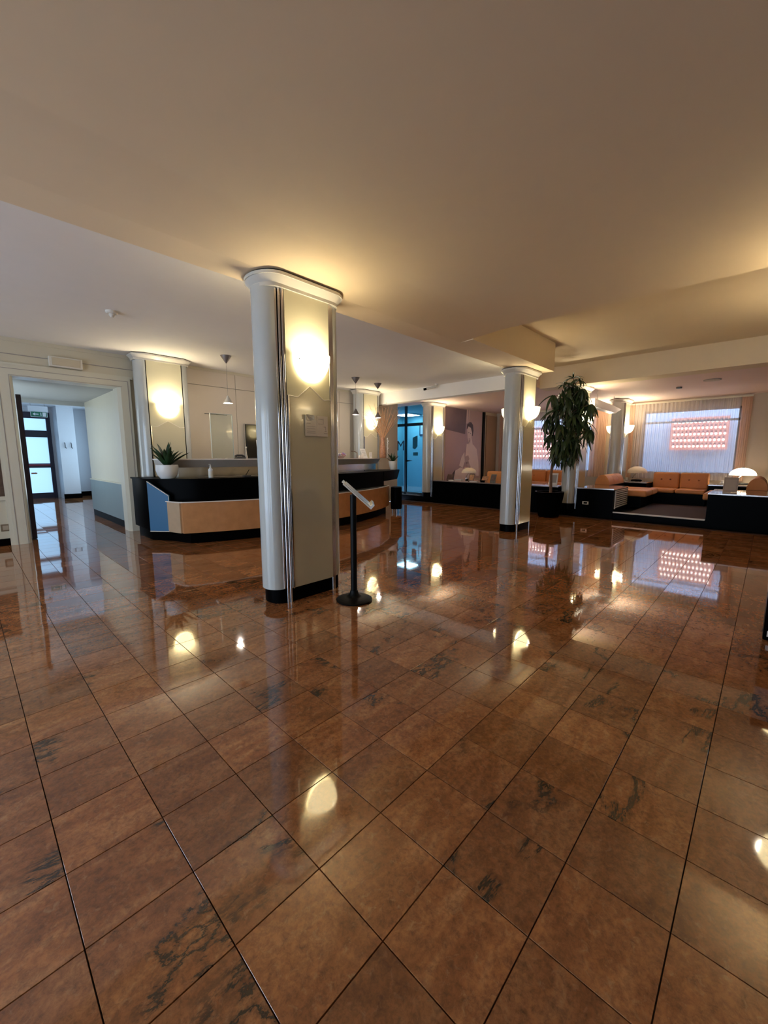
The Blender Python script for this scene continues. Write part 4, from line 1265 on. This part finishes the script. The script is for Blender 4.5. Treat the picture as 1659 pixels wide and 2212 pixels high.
M_CARD = mat('grey_card', (.36, .30, .28), .5)
M_PHOTO1 = mat('dark_photo', (.09, .05, .045), .35, var=.8, scale=14)
M_PHOTO2 = mat('amber_photo', (.38, .18, .09), .35, var=.7, scale=18)
card(9.45, .47, .621, .20, .26, 'tall grey menu card standing on the right-hand cabinet', M_CARD, .13, pm=mat('card_face', (.42, .36, .34), .5))
card(9.40, 6.44, .611, .20, .15, 'small dark photo card at the left end of the long cabinet', M_PHOTO1, pm=M_PHOTO1)
card(9.35, 5.72, .611, .17, .19, 'dark photo card in front of the pale dome lamp', M_PHOTO1, pm=M_PHOTO2)
card(9.42, 5.36, .611, .18, .13, 'low amber photo card on the long cabinet', M_PHOTO2, pm=M_PHOTO2)
card(9.38, 5.10, .611, .15, .19, 'dark grey photo card nearest the orange bench back', mat('slate_photo', (.07, .08, .08), .35, var=.7, scale=16), pm=M_PHOTO1)
card(9.50, 3.62, .611, .20, .26, 'white card standing on the cabinet beside the plant stem', M_PAPER, .05)
for x, y, w, d, h, lb, m in ((9.22, 6.22, .12, .16, .012, 'white booklet lying at the left end of the long cabinet', M_PAPER),
                             (9.60, 6.24, .14, .20, .018, 'pale magazine lying behind the white booklet', M_LIP),
                             (9.25, 5.55, .14, .22, .014, 'folded patterned leaflet lying before the photo cards', M_PATTERN)):
    t = thing('booklet', lb, 'booklet', (x, y, .611))
    obj('pages', B(x - w / 2, x + w / 2, y - d / 2, y + d / 2, .611, .611 + h), M_PAPER, t)
    obj('cover', B(x - w / 2 - .002, x + w / 2 + .002, y - d / 2 - .002, y + d / 2 + .002, .611 + h, .613 + h), m, t)
t = thing('dark_dish', 'small black dish on the long cabinet between photo cards', 'dish', (9.2, 5.28, .611))
obj('dish', lathe(nb(), [(0, .611), (.05, .611), (.08, .65), (.075, .65), (.045, .617), (0, .617)], 9.2, 5.28, 20), M_BLACK, t, smooth=True)
for x, y, z, lb in ((12.1, .74, .631, 'white cup on the right corner cabinet beside the lit lamp'), (12.1, 2.70, .631, 'white cup on the corner cabinet beside the unlit lamp')):
    t = thing('cup', lb, 'cup', (x, y, z))
    obj('bowl', lathe(nb(), [(0, z), (.03, z), (.045, z + .08), (.04, z + .08), (.027, z + .008), (0, z + .008)], x, y, 18), M_POTW, t, smooth=True)
    obj('saucer', lathe(nb(), [(.03, z), (.07, z + .004), (.075, z + .014), (.068, z + .012), (.03, z + .003)], x, y, 20), M_POTW, t, smooth=True)

# mural: large photo print of a seated figure
t = thing('mural', 'large pinkish photo print of a seated figure in a pale shirt on the lounge wall', 'mural', (11.0, 6.98, .62))
YM = 6.99
obj('print_ground', B(9.95, 12.02, YM, 6.999, .55, 2.70), M_MUR1, t)


def mp(name, pts, m, k):
    obj(name, slab(nb(), [(x, YM - .0015 * k, z) for x, z in pts], (0, .0012, 0)), m, t)


mp('print_backdrop', [(11.25, .55), (12.02, .55), (12.02, 2.70), (11.25, 2.70)], mat('mural_print_rose', (.58, .40, .37), .5, var=.05), 1)
mp('print_dark_top', [(9.95, 2.05), (11.02, 1.95), (11.08, 2.70), (9.95, 2.70)], mat('mural_print_plum', (.17, .11, .12), .5, var=.3, scale=2), 1)
mp('print_post', [(11.08, 2.28), (11.13, 2.28), (11.13, 2.70), (11.08, 2.70)], M_MUR2, 2)
mp('print_post', [(11.19, 2.28), (11.23, 2.28), (11.23, 2.70), (11.19, 2.70)], M_MUR2, 2)
mp('print_hair', [(11.1, 2.12), (11.12, 2.25), (11.2, 2.32), (11.34, 2.34), (11.46, 2.26), (11.5, 2.08), (11.46, 1.9), (11.36, 1.95)], M_MUR3, 2)
mp('print_face', [(11.12, 2.10), (11.2, 2.2), (11.34, 2.16), (11.42, 2.0), (11.38, 1.82), (11.28, 1.7), (11.2, 1.72), (11.15, 1.86)], M_MUR2, 3)
mp('print_neck', [(11.24, 1.76), (11.4, 1.85), (11.48, 1.62), (11.2, 1.58)], M_MUR2, 3)
mp('print_shirt', [(11.05, 1.25), (11.12, 1.66), (11.35, 1.62), (11.5, 1.64), (11.72, 1.5), (11.85, 1.1), (11.9, .62), (11.2, .62), (11.35, .95), (11.2, 1.2)], M_MUR2, 4)
mp('print_eye', [(11.19, 2.005), (11.23, 2.02), (11.25, 2.0), (11.22, 1.99)], M_MUR3, 4)
mp('print_eye', [(11.30, 1.99), (11.34, 2.0), (11.36, 1.98), (11.33, 1.97)], M_MUR3, 4)
mp('print_mouth', [(11.22, 1.82), (11.28, 1.83), (11.30, 1.81), (11.26, 1.80)], MATS['mural_print_rose'], 4)
mp('print_arm', [(10.72, .98), (10.85, 1.25), (11.0, 1.4), (11.03, 1.1), (10.92, .9)], M_MUR2, 3)
mp('print_hand', [(11.03, 1.25), (11.22, 1.3), (11.3, 1.18), (11.15, 1.02), (11.02, 1.08)], MATS['mural_print_rose'], 5)
mp('print_forearm', [(11.1, 1.08), (11.24, 1.08), (11.5, .8), (11.75, .62), (11.5, .62), (11.25, .78)], MATS['mural_print_rose'], 5)
mp('print_lap', [(10.4, .55), (10.5, .82), (10.8, .92), (11.05, .86), (11.2, .95), (11.35, .7), (11.35, .55)], M_MUR2, 3)
mp('print_shadow', [(10.3, .55), (10.36, .74), (10.5, .86), (10.5, .80), (10.42, .55)], M_MUR3, 4)
struct('trim_5', B(12.05, 12.16, 6.95, 7.0, .15, 2.70), M_BLACKM)
struct('trim_6', B(12.3, 12.98, 6.97, 7.0, .15, 2.62), mat('copper_panel', (.42, .27, .17), .3, var=.05))

# ---------------------------------------------------------------- big potted dracaena
px_, py_ = 8.46, 3.28
t = thing('potted_dracaena', 'tall drooping green houseplant in a glossy black tub before the lounge', 'plant', (px_, py_, 0))
obj('tub', lathe(nb(), [(0, 0), (.20, 0), (.22, .03), (.30, .50), (.305, .53), (.27, .53), (.26, .46), (0, .46)], px_, py_, 8), M_BLACK, t)
obj('soil', lathe(nb(), [(0, .45), (.265, .45), (.265, .465), (0, .475)], px_, py_, 20), M_SOIL, t)
stemP = [(px_ + .02, py_ - .02, .45), (px_ + .03, py_ + .0, .9), (px_ + .0, py_ - .04, 1.25), (px_ + .02, py_ - .22, 1.7), (px_, py_ - .32, 2.2), (px_, py_ - .34, 2.72)]
obj('stem', tube(nb(), stemP, .030, 10, .016), M_BARK, t, smooth=True)
rnd = random.Random(11)
lms = [leaf_mesh(L_, w_, b_, M_LEAFD, 7, .18) for L_, w_, b_ in ((.44, .072, .9), (.40, .066, 1.3), (.36, .062, 1.0), (.44, .092, 1.6), (.32, .052, .6))]
cnt = 0
NH = 25
for k in range(NH):
    f = k / (NH - 1)
    z = 1.34 + 1.42 * f
    yc = py_ - .30 - .06 * f
    if f < .25: rad = .16 + .5 * f
    elif f < .6: rad = .50
    else: rad = max(.05, .50 - .95 * (f - .6))
    rad *= rnd.uniform(.55, 1.1)
    a = k * 2.4
    hx, hy, hz_ = px_ - .10 + rad * .25 * math.cos(a), yc + rad * math.sin(a), z
    if k == NH - 1: hx, hy = px_ - .05, yc
    core = (px_ - .03, yc, hz_ - .12)
    obj('twig', tube(nb(), [core, ((core[0] + hx) / 2, (core[1] + hy) / 2, hz_ - .03), (hx, hy, hz_)], .010, 6, .007), M_BARK, t)
    for q in range(12):
        o = bpy.data.objects.new('leaf', lms[rnd.randrange(5)]); C.objects.link(o); o.parent = t
        az = q * 2 * PI / 12 + rnd.uniform(-.4, .4)
        top = k > NH - 4
        el = math.radians(rnd.uniform(-10, 50) if top else rnd.uniform(-75, -8))
        s = rnd.uniform(.45, .65) if top else rnd.uniform(.7, 1.05)
        if .3 < f < .55 and q % 4 == 0: s *= 1.15
        o.location = (hx - px_, hy - py_, hz_)
        o.rotation_euler = (rnd.uniform(-.6, .6), -el, az)
        o.scale = (s, s, s)
        cnt += 1
# smaller inner leaves, too many and too small to pick apart
fv, ff = [], []
for k in range(430):
    f = rnd.random()
    rad = (.20 + .75 * f if f < .3 else .46 if f < .65 else max(.05, .46 - .95 * (f - .65))) * math.sqrt(rnd.random())
    a = rnd.uniform(0, 2 * PI)
    c0 = Vector((px_ - .08 + .38 * rad * math.cos(a), py_ - .30 - .06 * f + rad * math.sin(a), 1.22 + 1.45 * f))
    az = rnd.uniform(0, 2 * PI); el = math.radians(rnd.uniform(-80, -15))
    d = Vector((math.cos(az) * math.cos(el) * .7, math.sin(az) * math.cos(el), math.sin(el)))
    sd = d.cross(Vector((0, 0, 1))).normalized()
    Lf = rnd.uniform(.16, .30); W = rnd.uniform(.014, .024)
    q = len(fv)
    for t_, w_ in ((0, .3), (.3, 1), (.7, .9), (1, .02)):
        c1 = c0 + d * Lf * t_ + Vector((0, 0, -.06 * t_ * t_))
        for sg in (-1, 1):
            v_ = c1 + sd * W * w_ * sg
            v_.x = min(v_.x, 8.80)
            fv.append(tuple(v_ - Vector((px_, py_, 0))))
    for z_ in range(3):
        ff.append((q + 2 * z_, q + 2 * z_ + 1, q + 2 * z_ + 3, q + 2 * z_ + 2))
fm = bpy.data.meshes.new('small_leaves'); fm.from_pydata(fv, [], ff); fm.materials.append(M_LEAFD)
fo = bpy.data.objects.new('small_leaves', fm); C.objects.link(fo); fo.parent = t; fo['kind'] = 'stuff'

# ---------------------------------------------------------------- thing at the right edge
t = thing('waste_bin', 'black bin with a steel band cut off by the right edge of the view', 'bin', (3.86, -.22, 0))
x0, x1, y0, y1 = 3.70, 4.0, -.365, -.075
obj('body', box(nb(), x0, x1, y0, y1, 0.0, .60, .012), M_BLACK, t, smooth=True)
obj('steel_band', B(x0 - .004, x1 + .004, y0 - .004, y1 + .004, .34, .58), mat('dull_steel', (.22, .21, .20), .35, .6), t)
obj('lid', box(nb(), x0 - .008, x1 + .008, y0 - .008, y1 + .008, .60, .64, .01), M_BLACK, t, smooth=True)
obj('small_label', B(x0 - .002, x0, y1 - .06, y1 - .02, .03, .07), M_PAPER, t)
print('leaves', cnt, 'objects', len(bpy.data.objects))
